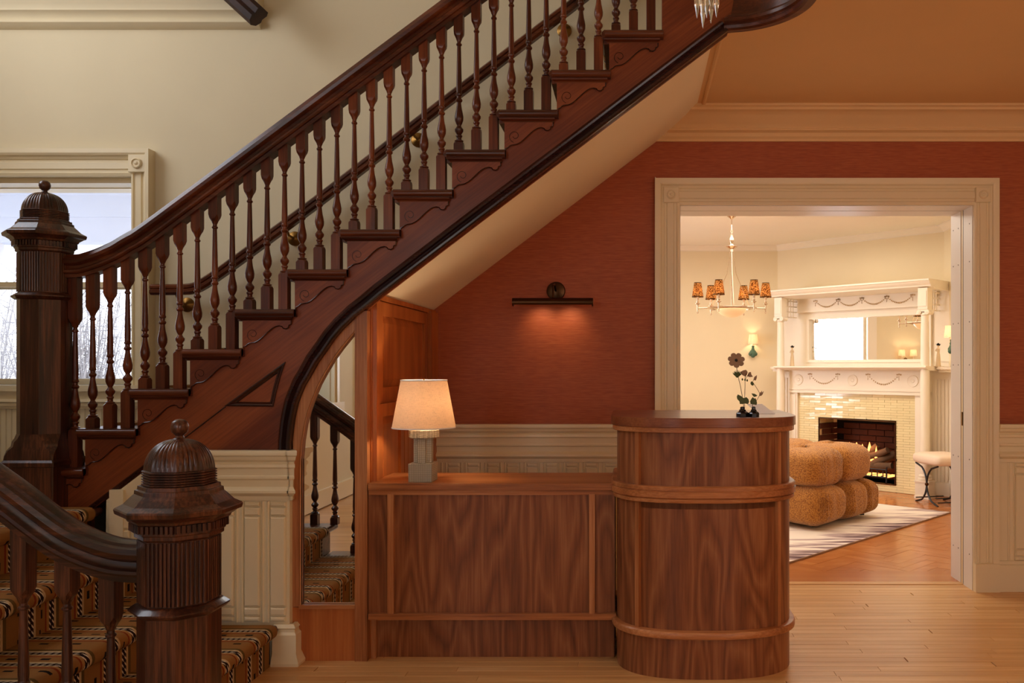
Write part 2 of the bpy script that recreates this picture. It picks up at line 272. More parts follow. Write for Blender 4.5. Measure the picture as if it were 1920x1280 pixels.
# ------------------------------------------------------------------ mesh helpers
def wloc(o):
    m = Matrix.Identity(4); ch = []
    while o: ch.append(o); o = o.parent
    for c in reversed(ch): m = m @ (Matrix.Translation(c.location) @ c.rotation_euler.to_matrix().to_4x4())
    return m
class MB:
    def __init__(s): s.v = []; s.f = []; s.uv = None
    def add(s, vs, fs):
        n = len(s.v); s.v += [tuple(v) for v in vs]; s.f += [tuple(i+n for i in f) for f in fs]; return s
    def box(s, x0, x1, y0, y1, z0, z1):
        return s.add([(x0, y0, z0), (x1, y0, z0), (x1, y1, z0), (x0, y1, z0), (x0, y0, z1), (x1, y0, z1), (x1, y1, z1), (x0, y1, z1)],
                     [(0, 3, 2, 1), (4, 5, 6, 7), (0, 1, 5, 4), (1, 2, 6, 5), (2, 3, 7, 6), (3, 0, 4, 7)])
    def cbox(s, x0, x1, y0, y1, z0, z1, c=.004):
        """box whose front (y0) edges are chamfered"""
        return s.loft([[(x0, y1, z0), (x1, y1, z0), (x1, y1, z1), (x0, y1, z1)], [(x0, y0+c, z0), (x1, y0+c, z0), (x1, y0+c, z1), (x0, y0+c, z1)],
                       [(x0+c, y0, z0+c), (x1-c, y0, z0+c), (x1-c, y0, z1-c), (x0+c, y0, z1-c)]])
    def loft(s, rings, cap=True, closed=True):
        n = len(rings[0]); vs = [p for r in rings for p in r]; fs = []
        for i in range(len(rings)-1):
            for j in range(n if closed else n-1):
                a, b = i*n+j, i*n+(j+1) % n
                fs.append((a, b, b+n, a+n))
        if cap: fs.append(tuple(range(n-1, -1, -1))); fs.append(tuple((len(rings)-1)*n+j for j in range(n)))
        return s.add(vs, fs)
    def lathe(s, prof, c=(0, 0, 0), n=16, axis='z', cap=True):
        rings = []
        for r, z in prof:
            ring = []
            for j in range(n):
                a = 2*PI*j/n; u, w = r*math.cos(a), r*math.sin(a)
                if axis == 'z': q_ = (c[0]+u, c[1]+w, c[2]+z)
                elif axis == 'y': q_ = (c[0]+u, c[1]+z, c[2]-w)
                else: q_ = (c[0]+z, c[1]+u, c[2]+w)
                ring.append(q_)
            rings.append(ring)
        return s.loft(rings, cap)
    def tube(s, pts, r, n=8, cap=True):
        pts = [Vector(q_) for q_ in pts]; rings = []
        rr = r if isinstance(r, (list, tuple)) else [r]*len(pts)
        up = None
        for i, q_ in enumerate(pts):
            d = (pts[min(i+1, len(pts)-1)]-pts[max(i-1, 0)]).normalized()
            if up is None: up = Vector((0, 0, 1)) if abs(d.z) < .9 else Vector((1, 0, 0))
            a = d.cross(up)
            if a.length < 1e-5: a = d.cross(Vector((0, 1, 0)))
            a.normalize(); b_ = a.cross(d).normalized(); up = b_
            rings.append([tuple(q_+rr[i]*(math.cos(2*PI*j/n)*a+math.sin(2*PI*j/n)*b_)) for j in range(n)])
        return s.loft(rings, cap)
    def ball(s, c, r, n=12, m_=8, sc=(1, 1, 1)):
        pr = [(max(1e-5, r*math.sin(PI*i/m_)), -r*math.cos(PI*i/m_)) for i in range(m_+1)]
        k = len(s.v); s.lathe(pr, (0, 0, 0), n, cap=False)
        s.v[k:] = [(c[0]+x*sc[0], c[1]+y*sc[1], c[2]+z*sc[2]) for x, y, z in s.v[k:]]; return s
    def prism(s, poly, a0, a1, plane='xz'):
        """flat polygon (list of 2d points) thickened from a0 to a1 along the third axis; holes allowed as extra loops"""
        loops = poly if isinstance(poly[0][0], (tuple, list)) else [poly]
        f3 = {'xz': lambda u, w, a: (u, a, w), 'xy': lambda u, w, a: (u, w, a), 'yz': lambda u, w, a: (a, u, w)}[plane]
        flat = [q_ for l in loops for q_ in l]; n = len(flat)
        tri = tessellate_polygon([[Vector((q_[0], q_[1], 0)) for q_ in l] for l in loops])
        vs = [f3(*q_, a0) for q_ in flat]+[f3(*q_, a1) for q_ in flat]
        fs = [tuple(t_) for t_ in tri]+[tuple(i+n for i in reversed(t_)) for t_ in tri]; k = 0
        for l in loops:
            m_ = len(l)
            for i in range(m_): a, b_ = k+i, k+(i+1) % m_; fs.append((a, b_, b_+n, a+n))
            k += m_
        return s.add(vs, fs)
    def sweep(s, path, prof, closed=False, pclosed=True, nrm=None):
        """sweep profile [(d, y)] along a 2d path [(x, z)] in the XZ plane; d is measured to the left of the path"""
        n = len(path); rings = []
        for i, (x, z) in enumerate(path):
            if closed: p0, p1 = path[i-1], path[(i+1) % n]
            else: p0, p1 = path[max(i-1, 0)], path[min(i+1, n-1)]
            d1 = Vector((x-p0[0], z-p0[1])); d2 = Vector((p1[0]-x, p1[1]-z))
            if d1.length < 1e-9: d1 = d2
            if d2.length < 1e-9: d2 = d1
            d1.normalize(); d2.normalize(); tdir = (d1+d2).normalized(); nn = Vector((-tdir.y, tdir.x)); k = 1/max(.3, nn.dot(Vector((-d1.y, d1.x))))
            rings.append([(x+nn.x*d*k, y, z+nn.y*d*k) for d, y in prof])
        if closed: rings.append(rings[0])
        return s.loft(rings, cap=not closed)
    def xform(s, m):
        s.v = [tuple(m @ Vector(v)) for v in s.v]; return s
    def build(s, name, mat, parent=None, smooth=False, local=False, ang=40, bevel=0):
        me = bpy.data.meshes.new(name)
        vs = s.v
        if parent is not None and not local:
            inv = wloc(parent).inverted(); vs = [tuple(inv @ Vector(v)) for v in vs]
        me.from_pydata(vs, [], s.f); me.validate(); me.update()
        import bmesh
        bm = bmesh.new(); bm.from_mesh(me); bmesh.ops.recalc_face_normals(bm, faces=bm.faces); bm.to_mesh(me); bm.free()
        me.materials.append(M[mat] if isinstance(mat, str) else mat)
        if smooth:
            me.polygons.foreach_set('use_smooth', [True]*len(me.polygons)); me.set_sharp_from_angle(angle=math.radians(ang))
        o = bpy.data.objects.new(name, me); COL.objects.link(o)
        if parent is not None: o.parent = parent
        if bevel:
            b_ = o.modifiers.new('bevel', 'BEVEL'); b_.width = bevel; b_.segments = 2; b_.limit_method = 'ANGLE'; b_.angle_limit = math.radians(50); b_.harden_normals = False
        return o
def thing(name, label, cat, loc=(0, 0, 0), rot=(0, 0, 0), group=None):
    o = bpy.data.objects.new(name, None); COL.objects.link(o); o.location = loc; o.rotation_euler = rot; o.empty_display_size = .1
    o['label'] = label; o['category'] = cat
    if group: o['group'] = group
    return o
def tag(o, label, cat, group=None):
    o['label'] = label; o['category'] = cat
    if group: o['group'] = group
    return o
def struct(o, label=None, cat=None):
    o['kind'] = 'structure'
    if label: o['label'] = label
    if cat: o['category'] = cat
    return o
def sempty(name, label, cat, loc=(0, 0, 0), rot=(0, 0, 0)): return struct(thing(name, label, cat, loc, rot))
def inst(me, name, parent, loc, rot=(0, 0, 0)):
    o = bpy.data.objects.new(name, me); COL.objects.link(o); o.parent = parent; o.location = loc; o.rotation_euler = rot; return o
def lab(o, l): o['label'] = l; return o
def at(px, py, Y): return ((px-CX)*Y/F, Y, H-(py-CY)*Y/F)
def ax(px, Y): return (px-CX)*Y/F
def az(py, Y): return H-(py-CY)*Y/F

# ------------------------------------------------------------------ key dimensions
YS = 3.73            # face of the stair string
YW = 4.93            # back wall plane
RUN, RISE, LAND = .22845, .17273, .675
NX = lambda k: -2.195+(k-3)*RUN       # nosing tip of tread k
NZ = lambda k: LAND+RISE*k
UP = 2.92            # upper floor level
SL = RISE/RUN
CE = 2.76            # hall ceiling

# ------------------------------------------------------------------ floor
fl_ = struct(MB().box(-4.6, 3.4, -3.3, 5.07, -.12, -.012).build('floor', 'floor'), 'pale oak strip floor of the stair hall', 'floor')
bl = .057; y = 3.16; meshes = {}
rnd = random.Random(3)
def plank_mesh(l):
    if l not in meshes:
        me = MB().loft([[(0, 0, 0), (l, 0, 0), (l, bl, 0), (0, bl, 0)], [(0, 0, .0104), (l, 0, .0104), (l, bl, .0104), (0, bl, .0104)],
                        [(.0010, .0014, .012), (l-.0016, .0014, .012), (l-.0016, bl-.0014, .012), (.0010, bl-.0014, .012)]])
        o = me.build('floor_board', 'floor', None); meshes[l] = o.data; bpy.data.objects.remove(o)
    return meshes[l]
while y < 5.06:
    x = -1.62-rnd.random()*1.1; 
    while x < 2.62:
        l = rnd.choice((.6, .9, 1.2, 1.5, 1.8)); w_ = l-.002 if rnd.random() < .55 else l-.0045
        inst(plank_mesh(l), 'floor_board', fl_, (x, y, -.012)); x += l+rnd.choice((.0004, .0004, .004))
    y += bl
# living room floor: herringbone parquet
lf = struct(MB().box(-1.7, 3.6, 5.07, 12.3, -.12, -.013).build('floor', 'parq'), 'honey herringbone parquet floor of the living room beyond the doorway', 'floor')
MB().box(.10, 2.1, 5.05, 5.11, -.02, .003).build('threshold', 'floor', lf)
MB().box(.10, 2.1, 5.11, 5.38, -.02, .0015).build('border_board', 'parq', lf)
hb = MB(); bw_, bl_ = .075, .375
ca, sa = math.cos(math.radians(45)), math.sin(math.radians(45))
for i in range(-60, 60):
    for j in range(-14, 26):
        for kind in (0, 1):
            if kind == 0: u0, v0, du, dv = i*bw_+j*bl_*1.0, i*bw_-j*bl_*1.0, bl_, bw_
            else: u0, v0, du, dv = i*bw_+j*bl_, i*bw_-j*bl_+bw_, bw_, bl_
            # standard herringbone cell
            uc, vc = u0+du/2, v0+dv/2
            X_ = uc*ca-vc*sa+1.2; Y_ = uc*sa+vc*ca+7.5
            if not (-.1 < X_ < 3.3 and 5.2 < Y_ < 9.4): continue
            g_ = .0006; zt = -.0005+random.uniform(-.0008, .0005)
            q4 = [(u0+g_, v0+g_), (u0+du-g_, v0+g_), (u0+du-g_, v0+dv-g_), (u0+g_, v0+dv-g_)]
            pr = [(a_*ca-b_*sa+1.2, a_*sa+b_*ca+7.5) for a_, b_ in q4]
            hb.loft([[(a_, b_, -.013) for a_, b_ in pr], [(a_, b_, zt) for a_, b_ in pr]])
pq = hb.build('parquet_block', 'parq', lf); pq['kind'] = 'stuff'
# each block its own tone
m = M['parq'].copy(); m.name = 'honey_parquet_blocks'; t = m.node_tree; g = N(t, 'ShaderNodeNewGeometry')
oi = [n for n in t.nodes if n.type == 'OBJECT_INFO'][0]
for l in list(oi.outputs['Random'].links): L(t, g.outputs['Random Per Island'], l.to_socket)
pq.data.materials[0] = m

# ------------------------------------------------------------------ walls
DX0, DX1, DZ = ax(1275, 4.89), ax(1828, 4.89), az(383, 4.89)
SW = lambda X: 1.614+SL*(X+1.165)           # soffit line on the back wall
XL = -1.165
poly = [(XL, 0), (DX0, 0), (DX0, DZ), (DX1, DZ), (DX1, 0), (3.4, 0), (3.4, CE+.05), ((CE+.05-1.614)/SL-1.165, CE+.05), (XL, 1.614)]
struct(MB().prism(poly, YW, YW+.30).build('wall_back', 'grass'), 'terracotta grasscloth wall behind the reception desk', 'wall')
WX0, WX1, WZ0, WZ1 = -4.0, ax(240, 4.86), az(722, 4.86), az(327, 4.86)
outer = [(-4.6, 0), (XL, 0), (XL, 1.614), ((CE+.05-1.614)/SL-1.165, CE+.05), (3.4, CE+.05), (3.4, 5.6), (-4.6, 5.6)]
hole = [(WX0, WZ0), (WX0, WZ1), (WX1, WZ1), (WX1, WZ0)]
struct(MB().prism([outer, hole], YW+.001, YW+.30).build('wall_stairwell', 'creamw'), 'cream painted wall behind the stair with the landing window', 'wall')
# side, rear walls and ceilings of the hall
struct(MB().prism([[(-3.3, 0), (4.93, 0), (4.93, 5.6), (-3.3, 5.6)], [(2.35, 2.95), (2.35, 4.85), (4.25, 4.85), (4.25, 2.95)]], -4.35, -4.25, 'yz').build('wall_left', 'creamw'))
struct(MB().prism([[(-3.2, 0), (1.35, 0), (1.35, 5.6), (-3.2, 5.6)], [(-.6, .95), (-.6, 2.5), (.8, 2.5), (.8, .95)]], -3.02, -2.9, 'yz').box(-4.25, -3.02, 1.25, 1.35, 0, 5.6).build('wall_left', 'creamw'))
struct(MB().box(3.3, 3.42, -3.3, 4.93, 0, 5.6).build('wall_right', 'creamw'))
rw = [[(-4.3, 0), (3.4, 0), (3.4, 5.6), (-4.3, 5.6)], [(-2.6, .9), (-2.6, 2.9), (-1.35, 2.9), (-1.35, .9)], [(1.55, .75), (1.55, 2.65), (2.85, 2.65), (2.85, .75)],
      [(-1.2, .001), (-1.2, 2.3), (-.2, 2.3), (-.2, .001)]]
struct(MB().prism(rw, -3.3, -3.18).build('wall_front', 'creamw'))
struct(MB().box(-1.3, -.1, -3.42, -3.32, 0, 2.4).build('door_2', 'cream'))
cs = MB()
for (a_, b_, c_, d_) in ((-2.6, -1.35, .9, 2.9), (1.55, 2.85, .75, 2.65), (-1.2, -.2, 0, 2.3)):
    cs.box(a_-.12, a_, -3.18, -3.15, c_-.1 if c_ > 0 else 0, d_+.12).box(b_, b_+.12, -3.18, -3.15, c_-.1 if c_ > 0 else 0, d_+.12).box(a_, b_, -3.18, -3.15, d_, d_+.12)
    if c_ > 0: cs.box(a_, b_, -3.18, -3.12, c_-.1, c_)
for y_ in (-2.6, -1.4, -.68, .88): cs.box(-2.9, -2.86, y_-.07, y_+.07, 0 if y_ < -1 else .8, 2.45 if y_ < -1 else 2.62).box(-2.86, -2.845, y_-.03, y_+.03, .02 if y_ < -1 else .8, 2.4)
cs.box(-2.9, -2.85, -2.67, -1.33, 2.45, 2.6).box(-2.9, -2.85, -.75, .95, 2.5, 2.62).box(-2.9, -2.82, -.78, .98, .84, .95).box(-2.9, -2.875, -.68, .88, .16, .84).box(-2.9, -2.86, -1.33, 1.35, 0, .16)
struct(cs.build('trim_1', 'cream'))
struct(MB().box(-4.35, 3.4, -3.3, 5.2, 5.6, 5.7).build('ceiling', 'creamw'), 'high ceiling over the stairwell', 'ceiling')
arc = [(.38+.35*math.sin(a_), 3.39+.36*math.cos(a_)) for a_ in [math.radians(90*i/12) for i in range(13)]]
cpoly = [(.30, 4.94), (.36, 3.76)]+arc+[(.73, -3.2), (3.3, -3.2), (3.3, 4.94)]
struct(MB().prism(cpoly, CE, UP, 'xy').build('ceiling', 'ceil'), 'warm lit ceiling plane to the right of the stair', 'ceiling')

# ------------------------------------------------------------------ mouldings helpers (along X on a wall whose face is yf)
def moulding(name, prof, x0, x1, parent=None, mat='cream', smooth=True):
    """prof: [(y, z)] absolute closed outline"""
    return MB().loft([[(x0, y_, z_) for y_, z_ in prof], [(x1, y_, z_) for y_, z_ in prof]]).build(name, mat, parent, smooth=smooth, ang=30)
def cap_profile(yf, zt, k=1.0):
    # wainscot cap, outline from top back to bottom
    p_ = [(0, 0), (-.052, 0), (-.054, -.006), (-.052, -.020), (-.044, -.026), (-.040, -.040), (-.028, -.050), (-.026, -.056), (-.034, -.060), (-.036, -.072), (-.028, -.080),
          (-.026, -.108), (-.030, -.112), (-.030, -.122), (-.018, -.130), (-.016, -.158), (-.030, -.168), (-.038, -.174), (-.038, -.184), (-.026, -.192), (-.014, -.200), (-.012, -.218), (0, -.218)]
    return [(yf+a_*k, zt+b_) for a_, b_ in p_]
def wainscot(root, x0, x1, yf, ztop, zbase, mod=.113, start=None, zcut=0, col_h=None):
    """cap, backing, base and the repeating columns of raised panels and reeded strips"""
    struct(root)
    moulding('cap_moulding', cap_profile(yf, ztop), x0, x1, root)
    MB().box(x0, x1, yf-.002, yf+.012, zbase, ztop-.2).build('backing', 'cream', root)
    zt = ztop-.222; hs = (zt-zbase)
    sizes = [('panel_block', zt-.022, zt-.004), ('panel_block', zt-.062, zt-.028), ('panel', zbase+.068, zt-.068), ('panel_block', zbase+.028, zbase+.062), ('panel_block', zbase+.002, zbase+.022)]
    cache = []
    for nm, a_, b_ in sizes:
        o = MB().cbox(0, .064, -.014, .0, a_, b_, .005).build(nm, 'cream', None); cache.append((nm, o.data)); bpy.data.objects.remove(o)
    st = MB()
    st.loft([[(0, 0, zbase), (0, -.006, zbase), (.006, -.010, zbase), (.012, -.006, zbase), (.024, -.006, zbase), (.030, -.010, zbase), (.036, -.006, zbase), (.036, 0, zbase)],
             [(0, 0, zt), (0, -.006, zt), (.006, -.010, zt), (.012, -.006, zt), (.024, -.006, zt), (.030, -.010, zt), (.036, -.006, zt), (.036, 0, zt)]])
    o = st.build('reeded_strip', 'cream', None); sd = o.data; bpy.data.objects.remove(o)
    x = start if start is not None else x0
    base = wloc(root).inverted()
    while x+.064 <= x1+.002:
        if x >= x0-.001:
            for nm, me in cache: inst(me, nm, root, base @ Vector((x, yf, 0)))
        if x+.070 >= x0 and x+.106 <= x1: inst(sd, 'reeded_strip', root, base @ Vector((x+.0705, yf, 0)))
        x += mod
    return root

# back wall wainscot, left of doorway (behind the desks) and right of it
zcap = az(795, 4.88)
wl = sempty('trim_2', 'cream wainscot along the grasscloth wall behind the low counter', 'wainscot', (XL, YW, 0))
wainscot(wl, XL, .10, YW-.02, zcap, .16, start=XL-.02)
MB().box(XL, .10, YW-.035, YW-.012, 0, .16).build('baseboard', 'cream', wl)
wr = sempty('trim_3', 'cream wainscot to the right of the wide doorway', 'wainscot', (2.1, YW, 0))
wainscot(wr, ax(1872, 4.89), 3.3, YW-.02, zcap, .175, start=ax(1872, 4.89)-.01)
MB().box(ax(1872, 4.89), 3.3, YW-.045, YW-.012, 0, .155).box(ax(1872, 4.89), 3.3, YW-.035, YW-.012, .155, .175).build('baseboard', 'cream', wr)

# crown on the grasscloth wall
x0c = .22
cp = [(YW, CE), (YW-.17, CE), (YW-.17, CE-.012), (YW-.155, CE-.018), (YW-.150, CE-.030), (YW-.13, CE-.034), (YW-.10, CE-.050), (YW-.072, CE-.082), (YW-.052, CE-.098), (YW-.048, CE-.106), (YW-.054, CE-.110), (YW-.052, CE-.118),
      (YW-.03, CE-.128), (YW-.026, CE-.148), (YW-.014, CE-.160), (YW-.012, CE-.172), (YW, CE-.172)]
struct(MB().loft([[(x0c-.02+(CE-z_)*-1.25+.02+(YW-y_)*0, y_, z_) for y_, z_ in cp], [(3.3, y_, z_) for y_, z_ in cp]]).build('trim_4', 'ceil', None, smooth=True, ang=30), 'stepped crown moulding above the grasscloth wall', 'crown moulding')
# thin bead where the sloping soffit meets the flat ceiling
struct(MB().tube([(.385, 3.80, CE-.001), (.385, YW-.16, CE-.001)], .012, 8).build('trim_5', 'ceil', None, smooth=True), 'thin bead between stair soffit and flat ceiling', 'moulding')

# ------------------------------------------------------------------ doorway to the living room
yc = 4.89; OX0, OX1, OZ = ax(1228, yc), ax(1873, yc), az(334, yc)
dw = sempty('door_1', 'wide cream cased doorway open to the living room', 'doorway', ((DX0+DX1)/2, YW, 0))
def casing(root, xi, xo, z0, z1, yw, proud=.05, mat='cream', mit=1):
    """vertical casing leg between inner xi and outer xo"""
    w = xo-xi; s_ = 1 if w > 0 else -1; w = abs(w)
    pf = [(0, 0), (0, -.55), (.10, -.62), (.14, -.5), (.22, -.5), (.26, -.62), (.5, -.62), (.54, -.5), (.60, -.5), (.64, -.64), (.72, -.72), (.76, -.9), (.84, -1), (1, -1), (1, 0)]
    q_ = [(xi+s_*a_*w, yw+b_*proud) for a_, b_ in pf]
    return MB().loft([[(a_, b_, z0) for a_, b_ in q_], [(a_, b_, z1+abs(a_-xi)*mit) for a_, b_ in q_]]).build('casing', mat, root, smooth=True, ang=25)
def casing_h(root, zi, zo, x0, x1, yw, proud=.05, mat='cream', wx=.1):
    w = zo-zi
    pf = [(0, 0), (0, -.55), (.10, -.62), (.14, -.5), (.22, -.5), (.26, -.62), (.5, -.62), (.54, -.5), (.60, -.5), (.64, -.64), (.72, -.72), (.76, -.9), (.84, -1), (1, -1), (1, 0)]
    q_ = [(yw+b_*proud, zi+a_*w) for a_, b_ in pf]
    k_ = wx/w
    return MB().loft([[(x0-(b_-zi)*k_, a_, b_) for a_, b_ in q_], [(x1+(b_-zi)*k_, a_, b_) for a_, b_ in q_]]).build('casing_head', mat, root, smooth=True, ang=25)
def rosette(root, x, z, y0, w, mat='cream'):
    MB().cbox(x-w/2, x+w/2, y0-.046, y0, z-w/2, z+w/2, .003).build('corner_block', mat, root)
    MB().lathe([(.001, .0), (w*.30, 0), (w*.30, -.008), (w*.24, -.012), (w*.19, -.006), (w*.12, -.006), (w*.08, -.011), (.001, -.013)], (x, y0-.046, z), 20, 'y').build('rosette', mat, root, smooth=True)
zb = az(1056, yc)
mt = (OZ-DZ)/(OX1-DX1)
casing(dw, DX0, OX0, 0, DZ, YW, mit=mt); casing(dw, DX1, OX1, 0, DZ, YW, mit=mt)
casing_h(dw, DZ, OZ, DX0, DX1, YW, wx=OX1-DX1)
for xi, xo in ((DX0, OX0), (DX1, OX1)):
    s_ = 1 if xo > xi else -1; xm = (xi+xo)/2-s_*.022
    rosette(dw, xm, (DZ+OZ)/2-.02, YW, abs(xo-xi)*.62)
    MB().box(min(xi, xo)-.001, max(xi, xo)+.001, YW-.056, YW, 0, zb).build('plinth_block', 'cream', dw)
# jambs (two leaves of boards with the pocket door slot between)
for xi, s_ in ((DX0, -1), (DX1, 1)):
    MB().box(min(xi-s_*.004, xi+s_*.02), max(xi-s_*.004, xi+s_*.02), YW-.01, YW+.12, 0, DZ).build('jamb_board', 'jamb', dw)
    MB().box(min(xi-s_*.004, xi+s_*.02), max(xi-s_*.004, xi+s_*.02), YW+.165, YW+.32, 0, DZ).build('jamb_board', 'jamb', dw)
    MB().box(min(xi-s_*.001, xi+s_*.02), max(xi-s_*.001, xi+s_*.02), YW+.118, YW+.167, 0, DZ).build('pocket_slot', 'cream', dw)
    MB().box(min(xi-s_*.0015, xi), max(xi-s_*.0015, xi), YW+.120, YW+.134, 0, DZ).build('slot_gap', 'dark', dw)
    for z_ in (.2, .75, 1.3, 1.55, 1.9, 2.12):
        for yy in (YW+.03, YW+.20, YW+.28):
            MB().lathe([(.004, 0), (.004, -.0015*s_)], (xi-s_*.004, yy, z_), 8, 'x').build('screw_head', 'hose', dw)
MB().box(DX0, DX1, YW-.01, YW+.14, DZ-.004, DZ+.02).build('head_board', 'jamb', dw)
MB().box(DX0, DX1, YW+.15, YW+.32, DZ-.004, DZ+.02).build('head_board', 'jamb', dw)
MB().box(DX0, DX1, YW+.12, YW+.165, DZ-.001, DZ+.03).build('head_slot', 'bronze', dw)
lk = MB().box(DX1-.006, DX1+.003, YW+.138, YW+.147, .94, 1.02).build('edge_pull', 'brass', dw)

# ------------------------------------------------------------------ landing window
wy = 4.93
wn_ = sempty('window_1', 'tall cream cased sash window on the landing wall, left', 'window', ((WX0+WX1)/2, wy, WZ0))
xo = ax(278, 4.86); zo = az(278, 4.86)
mt = (zo-WZ1)/(xo-WX1)
casing(wn_, WX1, xo, WZ0-.12, WZ1, wy, .07, mit=mt); casing(wn_, WX0, WX0-(xo-WX1), WZ0-.12, WZ1, wy, .07, mit=mt)
casing_h(wn_, WZ1, zo, WX0, WX1, wy, .07, wx=xo-WX1)
rosette(wn_, (WX1+xo)/2-.01, (WZ1+zo)/2-.01, wy-.022, .10); rosette(wn_, WX0-.05, (WZ1+zo)/2-.01, wy-.022, .10)
MB().box(WX1-.002, WX1+.02, wy, wy+.30, WZ0, WZ1).build('jamb', 'cream', wn_)
MB().box(WX0-.02, WX0+.002, wy, wy+.30, WZ0, WZ1).build('jamb', 'cream', wn_)
MB().box(WX0, WX1, wy+.02, wy+.30, WZ1-.03, WZ1+.02).build('head', 'cream', wn_)
MB().box(WX0-.1, WX1+.1, wy-.07, wy+.30, WZ0-.035, WZ0).build('window_sill', 'cream', wn_)
MB().box(WX0-.06, WX1+.06, wy-.04, wy, WZ0-.12, WZ0-.035).build('apron', 'cream', wn_)
zr = az(535, 5.05); zt_ = az(355, 5.1)
for nm, za, zb_, yy in (('upper_sash', zr-.02, zt_+.06, wy+.15), ('lower_sash', WZ0, zr+.02, wy+.11)):
    s_ = MB().box(WX0, WX0+.05, yy, yy+.035, za, zb_).box(WX1-.035, WX1, yy, yy+.035, za, zb_).box(WX0+.05, WX1-.035, yy, yy+.035, za, za+.035).box(WX0+.05, WX1-.035, yy, yy+.035, zb_-(.06 if nm[0] == 'u' else .03), zb_).build(nm, 'cream', wn_)
    MB().box(WX0+.05, WX1-.035, yy+.015, yy+.019, za+.035, zb_-.03).build('pane', 'glass', s_)
# wainscot of beaded boards under the window
bb = sempty('trim_6', 'cream beadboard wainscot under the landing window', 'wainscot', (-3.4, YW, LAND))
zc_ = az(748, 4.9)
moulding('chair_rail', [(YW, zc_+.0), (YW-.05, zc_), (YW-.055, zc_-.015), (YW-.03, zc_-.03), (YW-.025, zc_-.05), (YW-.03, zc_-.055), (YW, zc_-.055)], -4.25, ax(300, 4.9), bb)
o = MB().loft([[(0, 0, 0), (0, -.008, 0), (.003, -.012, 0), (.028, -.012, 0), (.031, -.008, 0), (.031, 0, 0)], [(0, 0, zc_-.055-LAND), (0, -.008, zc_-.055-LAND), (.003, -.012, zc_-.055-LAND), (.028, -.012, zc_-.055-LAND), (.031, -.008, zc_-.055-LAND), (.031, 0, zc_-.055-LAND)]]).build('beadboard', 'cream', None)
bd = o.data; bpy.data.objects.remove(o)
x = -4.24
while x < ax(298, 4.9): inst(bd, 'beadboard', bb, Vector((x, YW, LAND))-bb.location); x += .0325

# cornice high on the left wall with its mitred return
xe = ax(478, 4.85)
cp2 = [(YW, 3.60), (YW-.16, 3.60), (YW-.15, 3.50), (YW-.10, 3.42), (YW-.07, 3.36), (YW-.06, 3.34), (YW-.06, 3.325), (YW-.045, 3.315), (YW-.03, 3.29), (YW-.028, 3.278), (YW-.045, 3.272), (YW-.045, 3.262), (YW-.03, 3.25), (YW-.012, 3.24), (YW, 3.235)]
struct(MB().loft([[(-4.25, y_, z_) for y_, z_ in cp2], [(xe-(YW-y_)*.0+(z_-3.23)*.10, y_, z_) for y_, z_ in cp2]]).build('trim_7', 'creamw', None, smooth=True, ang=30), 'cream cornice high on the left wall ending in a return', 'crown moulding')
# upper stub of dark rail
ur = thing('stair_rail_end', 'lower end of a dark rail coming down over the cornice at the top left', 'handrail', at(490, 15, 4.6))
p0 = at(490, 12, 4.70); p1 = (p0[0]-.9, 4.70, p0[2]+.9*.92)
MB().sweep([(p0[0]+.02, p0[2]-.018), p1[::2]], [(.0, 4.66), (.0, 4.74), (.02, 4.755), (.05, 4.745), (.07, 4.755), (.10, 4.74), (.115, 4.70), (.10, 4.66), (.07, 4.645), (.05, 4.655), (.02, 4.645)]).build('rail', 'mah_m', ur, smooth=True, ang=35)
for k in (.18, .75):
    a_ = Vector(p0).lerp(Vector(p1), k); MB().tube([(a_.x, 4.72, a_.z-.02), (a_.x, 4.80, a_.z-.07), (a_.x, 4.93, a_.z-.07)], .01, 8).lathe([(.001, 0), (.03, 0), (.02, -.02), (.001, -.022)], (a_.x, 4.93, a_.z-.07), 14, 'y').build('rail_bracket', 'brass', ur, smooth=True)

# ------------------------------------------------------------------ staircase
st = thing('staircase', 'dark carved mahogany and oak staircase rising to the right behind the desk', 'staircase', (NX(1), YS, 0))
